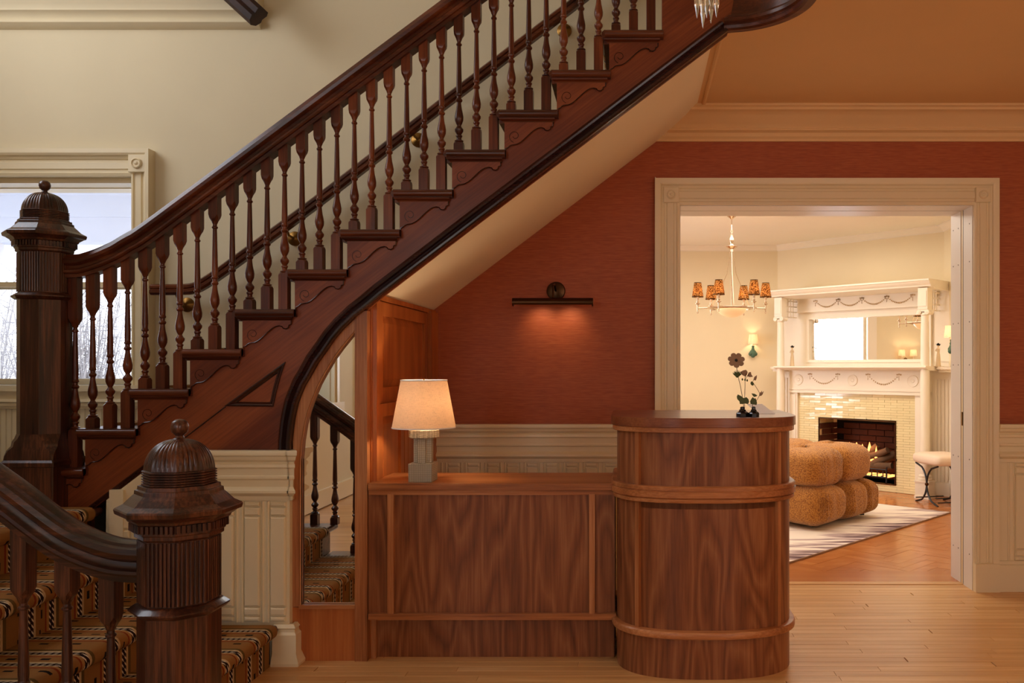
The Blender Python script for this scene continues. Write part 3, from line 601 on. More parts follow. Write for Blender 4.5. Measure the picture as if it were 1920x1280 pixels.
# treads, risers, brackets of the upper flight
tr_parts = []
def bracket_poly(k):
    x0 = NX(k)+.028; x1 = NX(k+1)+.012; z1 = NZ(k)-.048; z0 = NZ(k-1)
    pts = [(x0, z1), (x1, z1), (x1, z1-.016), (x1-.010, z1-.020), (x1-.012, z1-.030), (x1-.022, z1-.036), (x1-.034, z1-.034), (x1-.040, z1-.026), (x1-.052, z1-.023)]
    cx_, cz_ = x1-.052, z1-.023; ex, ez = x0+.040, z1-.098
    for i in range(1, 9):
        u_ = i/8; pts.append((cx_+(ex-cx_)*u_, cz_+(ez-cz_)*(.5-.5*math.cos(PI*u_))))
    pts += [(x0+.030, z1-.099), (x0+.022, z1-.103), (x0+.016, z1-.110), (x0+.006, z1-.114), (x0+.004, z1-.125), (x0, z1-.125)]
    return pts
for k in range(1, 13):
    xn, zt = NX(k), NZ(k); xr = NX(k+1)+.035
    t_ = MB().box(xn+.006, xr, YS-.035, YW, zt-.032, zt)
    t_.lathe([(.016, 0), (.016, xr-xn-.01)], (xn+.010, YS-.030, zt-.016), 12, 'x')
    t_.tube([(xn+.010, YS-.030, zt-.016), (xn+.010, YW, zt-.016)], .016, 12)
    tr = t_.build('tread', 'mah_x', st, smooth=True)
    c_ = [(0, 0), (-.026, 0), (-.024, -.006), (-.012, -.012), (-.009, -.018), (0, -.018)]
    q_ = [(YS+a_, zt-.032+b_) for a_, b_ in c_]
    MB().loft([[(xn+.028+(y_-YS)*.9, y_, z_) for y_, z_ in q_], [(xr-.02-(y_-YS)*.2, y_, z_) for y_, z_ in q_]]).box(xn+.004, xn+.03, YS, YW, zt-.05, zt-.032).build('cove_moulding', 'mah_x', tr, smooth=True, ang=30)
    MB().box(xn+.028, xn+.044, YS+.002, YW, NZ(k-1), zt-.03).build('riser', 'mah_z', st)
    if k > 1 or True:
        br = MB().prism(bracket_poly(k), YS-.010, YS).build('bracket', 'mah_s', st)
        # incised scroll as a fine raised line
        x0, z1 = NX(k)+.028, NZ(k)-.048
        sc = []
        for i in range(26):
            u_ = i/25; a_ = -PI/2-.2-u_*2*PI*1.15; rr = .026*(1-u_*.66); sc.append((x0+.045+rr*math.cos(a_), YS-.0102, z1-.062+rr*math.sin(a_)+.004*u_))
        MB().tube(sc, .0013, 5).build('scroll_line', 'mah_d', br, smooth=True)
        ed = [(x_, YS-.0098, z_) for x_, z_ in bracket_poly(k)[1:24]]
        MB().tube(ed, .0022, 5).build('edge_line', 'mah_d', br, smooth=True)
# carved string board
P = lambda px, py: (ax(px, YS), az(py, YS))
low = [(1365, 60), (1100, 262), (900, 413), (760, 520), (717, 553), (691, 575), (668, 593), (645, 615), (627, 636), (610.6, 660), (596, 680), (583, 704), (572, 722), (564, 741), (558, 757), (554, 775), (551, 791), (549, 808), (547, 828), (547, 846)]
up = []
for k in range(1, 13):
    up += [(NX(k)+.030, NZ(k-1)-.002), (NX(k)+.030, NZ(k)-.03)]
up += [(NX(13)+.03, NZ(12)-.03), (NX(13)+.03, UP), (P(1365, 60)[0]+.03, UP)]
diag = [(318, 846), (272, 880), (192, 941), (150, 972)]
spoly = [P(*q_) for q_ in low]+[P(*q_) for q_ in diag]+[(P(150, 972)[0], LAND+.0), (NX(1)-.06, LAND), (NX(1)-.06, NZ(0)+.005)]+up
spoly = [q_ for i, q_ in enumerate(spoly) if i == 0 or (abs(q_[0]-spoly[i-1][0])+abs(q_[1]-spoly[i-1][1])) > 1e-4]
MB().prism(spoly, YS, YS+.045).build('string_board', 'mah_s', st)
# moulding following the rake and the arch
mp_ = [(0, YS+.03), (0, YS-.022), (.006, YS-.028), (.014, YS-.028), (.020, YS-.020), (.030, YS-.016), (.036, YS-.024), (.044, YS-.026), (.050, YS-.018), (.056, YS-.006), (.060, YS)]
lowp = [P(*q_) for q_ in low]
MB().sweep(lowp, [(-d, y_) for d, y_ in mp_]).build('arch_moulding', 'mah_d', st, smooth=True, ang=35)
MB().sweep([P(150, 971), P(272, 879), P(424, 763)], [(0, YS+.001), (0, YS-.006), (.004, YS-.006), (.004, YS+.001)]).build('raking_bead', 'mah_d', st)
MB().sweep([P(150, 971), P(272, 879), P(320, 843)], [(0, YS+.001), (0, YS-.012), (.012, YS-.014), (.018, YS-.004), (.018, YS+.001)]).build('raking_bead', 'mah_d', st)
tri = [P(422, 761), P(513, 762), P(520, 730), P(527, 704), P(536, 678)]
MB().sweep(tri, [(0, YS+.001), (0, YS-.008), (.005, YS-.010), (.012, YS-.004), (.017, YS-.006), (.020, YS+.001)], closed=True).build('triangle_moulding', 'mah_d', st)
# soffit
sx0, sx1 = XL, .385
MB().add([(sx0, YS+.02, SW(sx0)), (sx1, YS+.02, SW(sx1)), (sx1, YW, SW(sx1)), (sx0, YW, SW(sx0)), (sx0, YS+.02, SW(sx0)+.06), (sx1, YS+.02, SW(sx1)+.06), (sx1, YW, SW(sx1)+.06), (sx0, YW, SW(sx0)+.06)],
         [(0, 3, 2, 1), (4, 5, 6, 7), (0, 1, 5, 4), (1, 2, 6, 5), (2, 3, 7, 6), (3, 0, 4, 7)]).build('soffit', 'soffit', st)
# curved fascia of the upper landing
arc2 = [(.40, YS+.01)]+[(.38+.335*math.sin(a_), 3.39+.345*math.cos(a_)) for a_ in [math.radians(90*i/24) for i in range(2, 25)]]+[(.715, 2.6), (.715, 1.6)]
def ring_fascia(off, z0, z1, name, n=None):
    out_ = []
    for i, (x_, y_) in enumerate(arc2):
        a_ = arc2[max(0, i-1)]; b_ = arc2[min(len(arc2)-1, i+1)]; d = Vector((b_[0]-a_[0], b_[1]-a_[1])).normalized(); nn = Vector((d.y, -d.x))*1
        out_.append((Vector((x_, y_)), nn))
    return out_
pf = [(.00, CE-.006), (-.024, CE-.010), (-.036, CE-.004), (-.040, CE+.008), (-.030, CE+.014), (-.026, CE+.022), (-.034, CE+.030), (-.034, CE+.044), (-.022, CE+.050), (-.010, CE+.056), (-.006, CE+.066), (0, CE+.068), (0, UP+.05), (.012, UP+.05), (.012, CE-.006)]
rings = []
for q_, nn in ring_fascia(0, 0, 0, ''):
    rings.append([(q_.x-nn.x*a_*-1*-1, q_.y-nn.y*a_*-1*-1, z_) for a_, z_ in pf])
fa = MB().loft(rings); 
fa.build('curved_fascia', 'mah_x', st, smooth=True, ang=35)

# carpets
def carpet(pts, y0, y1, name='carpet_runner', th=.012, bands=1):
    """pts: path (x, z) up the flight; a slab offset outward, uv in metres"""
    me = MB(); n = len(pts); cum = [0]
    for i in range(1, n): cum.append(cum[-1]+math.dist(pts[i], pts[i-1]))
    nor = []
    for i in range(n):
        a_ = pts[max(0, i-1)]; b_ = pts[min(n-1, i+1)]; d = Vector((b_[0]-a_[0], b_[1]-a_[1])).normalized(); nor.append(Vector((-d.y, d.x)))
    vs = []
    for i, (x_, z_) in enumerate(pts):
        o_ = nor[i]*th
        vs += [(x_+o_.x, y0, z_+o_.y), (x_+o_.x, y1, z_+o_.y), (x_, y0, z_), (x_, y1, z_)]
    fs = []; uvs = []
    for i in range(n-1):
        a_, b_ = i*4, (i+1)*4
        fs.append((a_, a_+1, b_+1, b_)); uvs.append([(y0, cum[i]), (y1, cum[i]), (y1, cum[i+1]), (y0, cum[i+1])])
        fs.append((a_+2, a_, b_, b_+2)); uvs.append([(y0, cum[i]), (y0, cum[i]), (y0, cum[i+1]), (y0, cum[i+1])])
        fs.append((a_+1, a_+3, b_+3, b_+1)); uvs.append([(y1, cum[i]), (y1, cum[i]), (y1, cum[i+1]), (y1, cum[i+1])])
    m_ = bpy.data.meshes.new(name); inv = wloc(st).inverted()
    m_.from_pydata([tuple(inv @ Vector(v)) for v in vs], [], fs); lay = m_.uv_layers.new(name='UVMap'); k = 0
    for f_, u4 in zip(m_.polygons, uvs):
        for li, q_ in zip(f_.loop_indices, u4): lay.data[li].uv = q_
    m_.materials.append(M['carpet']); m_.polygons.foreach_set('use_smooth', [True]*len(m_.polygons)); m_.set_sharp_from_angle(angle=math.radians(50)); m_.update()
    o = bpy.data.objects.new(name, m_); COL.objects.link(o); o.parent = st
    return o
def step_path(xn, zt, zb, xback, r=.017, over=.03):
    """points from the riser foot up round the nosing (at the high-x side for the lower flight) to the back of the tread"""
    s_ = 1 if xback < xn else -1
    cx_, cz_ = xn-s_*r, zt-r
    p_ = [(xn-s_*over, zb), (xn-s_*over, zt-2*r-.012), (xn-s_*(over-.004), zt-2*r-.003)]
    for i in range(9): a_ = -PI/2+PI*i/8; p_.append((cx_+s_*r*math.cos(a_), cz_+r*math.sin(a_)))
    p_.append((xback, zt))
    return p_
# upper flight carpet (travel is +x, so mirror sides)
pts = []
for k in range(1, 13):
    s_ = step_path(NX(k)+.004, NZ(k), NZ(k-1)+.001, NX(k+1)+.03, over=.028)
    pts += s_
cc = carpet(list(pts), YS+.20, YW-.06, th=.010)
# lower flight : nosings (at the wall side plane) run towards the camera
LN = [-1.545, -1.805, -2.065, -2.325]; LZ = [.16875, .3375, .50625, .675]
YN0, YN1 = 2.42, YS-.0
for i in range(4):
    xn, zt = LN[i], LZ[i]; xb = LN[i+1]-.03 if i < 3 else -4.25; zb_ = LZ[i-1] if i else 0
    y1_ = YS-.03 if i < 3 else YW
    y0_ = YN0-.09
    if i == 3:
        o = MB().box(xb, xn-.012, y0_, YS-.0, zt-.035, zt).box(xb, NX(1)+.1, YS, YW, zt-.035, zt).tube([(xn-.015, y0_, zt-.017), (xn-.015, YS, zt-.017)], .017, 12)
        o.build('landing_floor', 'oakd_x', st, smooth=True)
    else:
        MB().box(xb, xn-.012, y0_, y1_, zt-.035, zt).tube([(xn-.015, y0_, zt-.017), (xn-.015, y1_, zt-.017)], .017, 12).build('tread', 'oakd_x', st, smooth=True)
    MB().box(xn-.055, xn-.036, YN0-.06, y1_ if i < 3 else YS, zb_, zt-.03).build('riser', 'oakd_x', st)
pts = []
for i in range(4):
    pts += step_path(LN[i], LZ[i], (LZ[i-1] if i else 0)+.001, LN[i+1]-.03 if i < 3 else -4.2, over=.036)
pts_r = [(-x_, z_) for x_, z_ in pts]
def carpet_left(pts, y0, y1, th=.013):
    o = carpet([(-x_, z_) for x_, z_ in pts], y0, y1, th=th)   # build mirrored, then flip x
    m_ = o.data; inv = wloc(st).inverted()
    W_ = wloc(st)
    for v_ in m_.vertices:
        w_ = W_ @ v_.co; w_.x = -w_.x; v_.co = inv @ w_
    m_.flip_normals(); m_.update(); return o
carpet_left(pts, YN0+.10, YS-.07)
# landing carpet behind and outer string of the lower flight
sp2 = [(-2.4, 0), (LN[0]-.05, 0), (LN[0]-.05, LZ[0]-.03), (LN[1]-.05, LZ[0]-.03), (LN[1]-.05, LZ[1]-.03), (LN[2]-.05, LZ[1]-.03), (LN[2]-.05, LZ[2]-.03), (LN[3]-.05, LZ[2]-.03), (LN[3]-.05, LZ[3]-.03), (-4.2, LZ[3]-.03), (-4.2, 0)]
MB().prism(sp2, YN0-.075, YN0-.045).build('string_board', 'oakd_x', st)

# balusters
TURN = [(0, .019), (.003, .0195), (.006, .012), (.012, .0105), (.018, .0115), (.021, .014), (.026, .014), (.030, .010), (.034, .012), (.044, .0185), (.053, .019), (.062, .0125), (.068, .009), (.072, .0095), (.078, .013),
        (.092, .0185), (.108, .0195), (.124, .017), (.142, .0130), (.160, .0105), (.172, .0095), (.175, .013), (.181, .0155), (.187, .013), (.190, .0098), (.199, .0098), (.202, .0135), (.207, .0145), (.212, .012), (.216, .0115),
        (.236, .0125), (.300, .0112), (.380, .0095), (.420, .0085), (.424, .0125), (.429, .0125), (.433, .009), (.440, .0085), (.446, .0115), (.455, .014)]
def baluster(parent, x, y, z0, hb, z_top, w, k=1.0, turn_len=.455, mat='mah_z', name='baluster'):
    """square foot block of height hb, turned shaft, square head block up to z_top (bottom of the rail)"""
    h = w/2; b = MB()
    q4 = lambda s_, z: [(x-s_, y-s_, z), (x+s_, y-s_, z), (x+s_, y+s_, z), (x-s_, y+s_, z)]
    def oc(s_, c_, z): return [(x-s_+c_, y-s_, z), (x+s_-c_, y-s_, z), (x+s_, y-s_+c_, z), (x+s_, y+s_-c_, z), (x+s_-c_, y+s_, z), (x-s_+c_, y+s_, z), (x-s_, y+s_-c_, z), (x-s_, y-s_+c_, z)]
    zt = z0+hb
    b.loft([oc(h, .0008, z0), oc(h, .0008, zt-.014), oc(h*.99, h*.45, zt-.006), oc(h*.72, h*.42, zt)])
    kz = turn_len/.455
    b.lathe([(r*k, z*kz) for z, r in TURN], (x, y, zt), 14)
    zs = zt+turn_len
    b.loft([oc(h*.62, h*.36, zs-.003), oc(h*.80, h*.46, zs+.005), oc(h, h*.5, zs+.013), oc(h, .0006, zs+.028), oc(h, .0006, z_top)])
    return b.build(name, mat, parent, smooth=True, ang=32)
YB = YS+.032
HRb = lambda px: (199-.737*(px-640)) if px > 236 else None
def rail_bottom_px(px):
    pts_ = [(111, 522), (159, 521), (195, 510), (236, 492), (281, 463)]
    if px >= 281: return 199-.745*(px-640)
    for (a_, b_), (c_, d_) in zip(pts_, pts_[1:]):
        if a_ <= px <= c_: return b_+(d_-b_)*(px-a_)/(c_-a_)
    return 522
for k in range(1, 13):
    for j in range(3):
        px = 174+32.7*(3*(k-2)+j)
        if px < 135 or px > 1260: continue
        s_ = F/YB; x = (px-CX)/s_; z0 = NZ(k)
        zt = az(rail_bottom_px(px), YB)+.02
        hb_ = (.052, .110, .168)[j]
        if k == 1: hb_ = .172
        baluster(st, x, YB, z0, hb_, zt, .040)
# hand rail of the upper flight
RP = [(0, -.030), (0, .030), (.014, .030), (.016, .038), (.022, .042), (.030, .041), (.034, .034), (.038, .030), (.050, .027), (.054, .036), (.060, .043), (.072, .046), (.084, .040), (.088, .030), (.095, .026), (.100, .014), (.101, 0)]
RP = RP+[(d, -y_) for d, y_ in reversed(RP[2:-1])]
RP = [(d*1.03, y_) for d, y_ in RP]
path = []
for px in (106, 122, 138, 150, 162, 174, 186, 200, 216, 236, 258, 281):
    path.append((ax(px, YB), az(rail_bottom_px(px)+(0 if px > 240 else 0), YB)))
for px in (400, 700, 1000, 1320): path.append((ax(px, YB), az(rail_bottom_px(px), YB)))
def smooth_path(p_, n=2):
    for _ in range(n):
        q_ = [p_[0]]
        for a_, b_ in zip(p_, p_[1:]): q_ += [(a_[0]*.75+b_[0]*.25, a_[1]*.75+b_[1]*.25), (a_[0]*.25+b_[0]*.75, a_[1]*.25+b_[1]*.75)]
        q_.append(p_[-1]); p_ = q_
    return p_
MB().sweep(smooth_path(path), [(d, YB-.005+y_) for d, y_ in RP]).build('handrail', 'mah_x', st, smooth=True, ang=30)

# newel posts
def newel(x, y, T, zb, mat, label=None):
    r_ = bpy.data.objects.new('newel_post', None); COL.objects.link(r_); r_.parent = st; r_.location = Vector((x, y, zb))-Vector(wloc(st).translation)
    if label: r_['label'] = label
    def oc(h, z, c_=None):
        c_ = h*.586 if c_ is None else c_
        return [(x-h+c_, y-h, z), (x+h-c_, y-h, z), (x+h, y-h+c_, z), (x+h, y+h-c_, z), (x+h-c_, y+h, z), (x-h+c_, y+h, z), (x-h, y+h-c_, z), (x-h, y-h+c_, z)]
    Z = lambda d: T-d
    hb_ = .096
    # base: square plinth, scrolled splay turning into the octagonal shaft
    fr = zb+.33
    b = MB(); S2 = .108
    b.loft([oc(S2, zb, .004), oc(S2, zb+.185, .004), oc(S2+.006, zb+.188, .004), oc(S2+.006, zb+.205, .004), oc(S2-.001, zb+.215, .004),
            oc(S2-.002, zb+.232, .006), oc(S2-.003, zb+.255, .018), oc(hb_+.005, zb+.272, .034), oc(hb_+.004, zb+.292, .038), oc(hb_+.001, zb+.305, .046), oc(hb_, zb+.325, .0562)])
    b.build('base', mat, r_, smooth=True, ang=30)
    MB().loft([oc(hb_, zb+.325), oc(hb_, Z(.525))]).build('shaft', mat, r_)
    MB().loft([oc(hb_+.001, Z(.528)), oc(hb_+.010, Z(.524)), oc(hb_+.020, Z(.514)), oc(hb_+.020, Z(.510)), oc(hb_+.008, Z(.500)), oc(hb_+.001, Z(.496))]).build('collar', mat, r_, smooth=True, ang=30)
    MB().loft([oc(hb_-.004, Z(.515)), oc(hb_-.004, Z(.300))]).build('reeded_shaft', mat, r_)
    rb = MB()
    for f_ in range(8):
        a_ = f_*PI/4; fw = .0775
        for i in range(7):
            u_ = (i-3)*fw/7.0; c0 = Vector((0, -(hb_-.004))); 
            q_ = [(u_-.0036, -hb_+.005), (u_-.0036, -hb_-.000), (u_-.0015, -hb_-.0015), (u_+.0015, -hb_-.0015), (u_+.0036, -hb_), (u_+.0036, -hb_+.005)]
            q_ = [(x+p_*math.cos(a_)-w_*math.sin(a_), y+p_*math.sin(a_)+w_*math.cos(a_)) for p_, w_ in q_]
            rb.loft([[(p_, w_, Z(.492)) for p_, w_ in q_], [(p_, w_, Z(.324)) for p_, w_ in q_]])
    rb.build('reeding', mat, r_)
    # cornice with dentils
    b = MB(); b.loft([oc(hb_-.002, Z(.322)), oc(hb_+.006, Z(.316)), oc(hb_+.006, Z(.306)), oc(hb_+.010, Z(.304)), oc(hb_+.010, Z(.276)), oc(hb_+.020, Z(.274)), oc(hb_+.024, Z(.266)), oc(hb_+.030, Z(.262)), oc(hb_+.038, Z(.256)),
                      oc(hb_+.048, Z(.252)), oc(hb_+.051, Z(.240)), oc(hb_+.048, Z(.236)), oc(hb_+.030, Z(.226)), oc(hb_+.014, Z(.208)), oc(hb_+.006, Z(.200)), oc(hb_+.005, Z(.190)), oc(hb_-.001, Z(.188)), oc(hb_-.002, Z(.178))])
    b.build('cap', mat, r_, bevel=.0012)
    db = MB()
    for f_ in range(8):
        a_ = f_*PI/4; hh = hb_+.010
        for i in range(7):
            u_ = (i-3)*.0128
            q_ = [(u_-.0038, -hh+.002), (u_-.0038, -hh-.009), (u_+.0038, -hh-.009), (u_+.0038, -hh+.002)]
            q_ = [(x+p_*math.cos(a_)-w_*math.sin(a_), y+p_*math.sin(a_)+w_*math.cos(a_)) for p_, w_ in q_]
            db.loft([[(p_, w_, Z(.297)) for p_, w_ in q_], [(p_, w_, Z(.276)) for p_, w_ in q_]])
    db.build('dentil_band', mat, r_)
    # ridged drum and ribbed dome
    b = MB(); rg = [oc(.084, Z(.180))]
    for i in range(6):
        z_ = .178-i*.0068; rg += [oc(.082, Z(z_)), oc(.086, Z(z_-.002)), oc(.086, Z(z_-.0045)), oc(.082, Z(z_-.0064))]
    b.loft(rg+[oc(.078, Z(.136))]).build('ridged_drum', mat, r_)
    rg = []
    nseg = 192
    for i in range(15):
        u_ = i/14; ang_ = u_*PI/2; rr = .0855*math.cos(ang_)**.82 if i < 14 else .004; rr = max(rr, .013); zz = .138-(.084)*math.sin(ang_)
        ring = []
        for j in range(nseg):
            a_ = 2*PI*j/nseg; oa = (a_+PI/8) % (PI/4)-PI/8; octf = math.cos(PI/8)/math.cos(oa)*1.03
            rib = abs(math.sin(a_*20)); rib = 1-.055*(1-rib)**2*min(1, u_*6+.0)*(1 if u_ < .96 else 0)
            f2 = (octf*(1-u_*.6)+u_*.6)*rib
            ring.append((x+rr*f2*math.cos(a_), y+rr*f2*math.sin(a_), Z(zz)))
        rg.append(ring)
    MB().loft(rg).build('dome', mat, r_, smooth=True, ang=60)
    MB().lathe([(.022, T-.060), (.017, T-.055), (.012, T-.052), (.010, T-.046), (.013, T-.043), (.020, T-.036), (.0225, T-.026), (.0225, T-.018), (.019, T-.008), (.011, T-.002), (.001, T)], (x, y, 0), 24).build('finial', mat, r_, smooth=True)
    return r_
NU = ((84-CX)*3.74/F, 3.74); NLx, NLy = (337-CX)*2.35/F, 2.35
newel(NU[0], NU[1], az(338, 3.74), LAND, 'oakd_z', 'taller newel post on the landing')
newel(NLx, NLy, az(785, 2.35), 0, 'oakd_z', 'nearer newel post at the foot of the stair')
# lower balustrade
Yb2 = 2.36
def lr_bottom(px):
    pts_ = [(-60, 921), (0, 963), (40, 994), (80, 1024), (112, 1045), (150, 1063), (190, 1077), (225, 1085), (262, 1088)]
    if px < -60: return 921+(px+60)*.70
    for (a_, b_), (c_, d_) in zip(pts_, pts_[1:]):
        if a_ <= px <= c_: return b_+(d_-b_)*(px-a_)/(c_-a_)
    return 1088
path = [(ax(px, Yb2), az(lr_bottom(px), Yb2)) for px in (-560, -200, -60, 0, 40, 80, 112, 150, 190, 225, 275)]
MB().sweep(smooth_path(path), [(d*1.06, Yb2+y_) for d, y_ in RP]).build('handrail', 'oakd_x', st, smooth=True, ang=30)
for i in range(9):
    px = 207-82*i; x = ax(px+1, Yb2); kk = max(j for j in range(-1, 4) if j == -1 or x < LN[j]-.0)
    z0 = LZ[kk] if kk >= 0 else 0
    zt = az(lr_bottom(px), Yb2)+.03
    tl = .43; hd = (.134, .169, .183)[i % 3]; hb_ = max(.05, zt-z0-tl-hd-.03)
    baluster(st, x, Yb2, z0, hb_, zt, .044, 1.12, tl, 'oakd_z')

# wall-mounted hand rail
wh = thing('wall_handrail', 'round mahogany handrail mounted on the cream stairwell wall', 'handrail', at(380, 543, 4.83))
Yr = 4.83
pp = [(285, 543), (340, 543), (366, 541), (385, 532), (420, 509), (480, 465), (615, 366), (809, 214), (977, 86), (1200, -85)]
MB().sweep(smooth_path([(ax(a_, Yr), az(b_+10, Yr)) for a_, b_ in pp]), [(0, Yr-.018), (0, Yr+.018), (.012, Yr+.028), (.026, Yr+.028), (.032, Yr+.020), (.038, Yr+.026), (.05, Yr+.027), (.06, Yr+.014), (.062, Yr), (.06, Yr-.014), (.05, Yr-.027), (.038, Yr-.026), (.032, Yr-.020), (.026, Yr-.028), (.012, Yr-.028)]).build('rail', 'mah_x', wh, smooth=True, ang=35)
for px, py in ((350, 571), (552, 447), (784, 262), (1058, 57)):
    x, _, z = at(px, py, 4.92)
    MB().lathe([(.001, 0), (.042, 0), (.042, -.006), (.034, -.012), (.020, -.016), (.014, -.022), (.001, -.024)], (x, 4.93, z), 24, 'y').tube([(x, 4.91, z), (x-.01, 4.865, z+.01), (x-.012, 4.835, z+.045), (x-.012, Yr, z+.075)], .007, 8).build('rail_bracket', 'brass', wh, smooth=True)

# ------------------------------------------------------------------ wainscot under the string
ws = sempty('trim_8', 'cream panelled wainscot under the stair string beside the arch mirror', 'wainscot', (-1.9, 3.70, 0))
yf = 3.715
xr_ = ax(541, 3.70); zc8 = az(845, 3.67)
start8 = ax(506, 3.70)-.113*9
lim = lambda x: LAND+(x+2.33)*SL+.0          # underside of the raking bead
# cap, clipped by the rake on the left
xl_c = ax(316, 3.70)
moulding('cap_moulding', cap_profile(yf, zc8, .9), ax(300, 3.7), xr_+.006, ws)
MB().loft([[(xr_+.006+max(0, (yf-y_))*.9, y_ if y_ < yf else YS+.02, z_) for y_, z_ in cap_profile(yf, zc8, .9)], [(xr_, y_ if y_ < yf else YS+.02, z_) for y_, z_ in cap_profile(yf, zc8, .9)]]).build('cap_return', 'cream', ws, smooth=True, ang=30)
MB().prism([(ax(192, 3.70), .0), (xr_, .0), (xr_, zc8-.15), (ax(318, 3.7), zc8-.0), (ax(270, 3.7), az(882, 3.7)), (ax(196, 3.7), az(938, 3.7))], yf-.002, YS+.03).build('backing', 'cream', ws)
zt8, zb8 = zc8-.222, .172
for i in range(8):
    xx = start8+.113*(i+2)
    if xx < ax(200, 3.7): continue
    stepz = max([0.0]+[LZ[j] for j in range(4) if xx+.02 < LN[j]])
    zlo = max(zb8, stepz+.012 if stepz > .17 else zb8+.01)
    for nm, a_, b_ in (('panel_block', zt8-.022, zt8-.004), ('panel_block', zt8-.062, zt8-.028), ('panel', zlo+.068, zt8-.068), ('panel_block', zlo+.028, zlo+.062), ('panel_block', zlo+.002, zlo+.022)):
        if b_-a_ < .012 or a_ < zlo-.001 or b_ > zt8+.001 or (nm != 'panel' and b_ < zt8-.07 and zt8-.068 < zlo+.068): continue
        MB().cbox(xx, xx+.066, yf-.016, yf, a_, b_, .006).build(nm, 'cream', ws)
    if i < 7:
        z0_ = max([0.0]+[LZ[j] for j in range(4) if xx+.09 < LN[j]])+.01
        z0_ = max(z0_, zb8)
        if zt8 > z0_: MB().loft([[(xx+.0725+a_, yf+b_, z_) for a_, b_ in ((0, 0), (0, -.006), (.007, -.012), (.013, -.006), (.023, -.006), (.029, -.012), (.036, -.006), (.036, 0))] for z_ in (z0_, zt8)]).build('reeded_strip', 'cream', ws)
MB().box(ax(206, 3.7), ax(232, 3.7), yf-.02, yf, LZ[2], az(918, 3.7)).build('end_post', 'cream', ws)
# plinth at the foot of the right-hand end
px0, px1 = LN[0]-.02, ax(541, 3.69)+.006
bs_ = [(0, 0), (-.050, 0), (-.052, .012), (-.040, .035), (-.032, .050), (-.032, .13), (-.022, .14), (-.020, .152), (-.026, .158), (-.014, .172), (0, .172)]
MB().loft([[(px0, yf+y_, z_) for y_, z_ in bs_], [(px1-y_*.9, yf+y_, z_) for y_, z_ in bs_]]).loft([[(px1-y_*.9, yf+y_, z_) for y_, z_ in bs_], [(px1-y_*.9, YS+.02, z_) for y_, z_ in bs_]]).build('plinth', 'cream', ws, smooth=True, ang=30)

# ------------------------------------------------------------------ arched mirror panel
mq = thing('arch_mirror_panel', 'oak framed mirror filling the arch under the stair', 'mirror', (ax(615, 3.76), 3.76, 0))
ym = 3.755
Q = lambda px, py: (ax(px, ym), az(py, ym))
arch_in = [(547, 846), (549, 808), (551, 791), (554, 775), (558, 757), (564, 741), (572, 722), (583, 704), (596, 680), (610.6, 660), (627, 636), (645, 615), (668, 593), (691, 575)]
mir_in = [(567, 1135), (567, 860), (570, 826), (575, 795), (581, 772), (590, 747), (601, 721), (613, 699), (628, 674), (644, 652), (659, 634), (669, 622)]
outer_l = [Q(541, 1140), Q(541, 850)]+[Q(a_-10, b_-6) for a_, b_ in arch_in]
fp_ = [Q(541, 1137)]+[Q(541, 846)]+[Q(a_-9, b_-7) for a_, b_ in arch_in[1:]]+[Q(700, 560), Q(700, 575)][:1]+[Q(669, 575)]+[Q(*q_) for q_ in reversed(mir_in)]
fo = [Q(541, 1137), Q(541, 846)]+[Q(a_-9, b_-7) for a_, b_ in arch_in[1:12]]+[Q(669, 590)]+[Q(*q_) for q_ in reversed(mir_in)]
MB().prism(fo, ym-.012, ym+.02).build('arched_stile', 'oak_f', mq)
MB().box(*[ax(668, ym), ax(691, ym)], ym-.02, ym+.08, 0, az(583, ym)).build('post', 'oak_f', mq)
MB().box(ax(541, ym), ax(668, ym), ym-.012, ym+.02, 0, az(1137, ym)).build('lower_panel', 'alder', mq)
MB().box(ax(563, ym), ax(669, ym), ym-.020, ym, az(1139, ym), az(1132, ym)).build('sill_bead', 'oak_x', mq)
MB().prism([Q(565, 1137)]+[Q(*q_) for q_ in mir_in[1:]]+[Q(671, 618), Q(671, 1137)], ym+.004, ym+.010).build('mirror_glass', 'mirror', mq)
MB().sweep([Q(*q_) for q_ in mir_in], [(0, ym-.001), (0, ym-.014), (.004, ym-.016), (.008, ym-.013), (.008, ym-.001)]).build('mirror_bead', 'oak_f', mq, smooth=True)

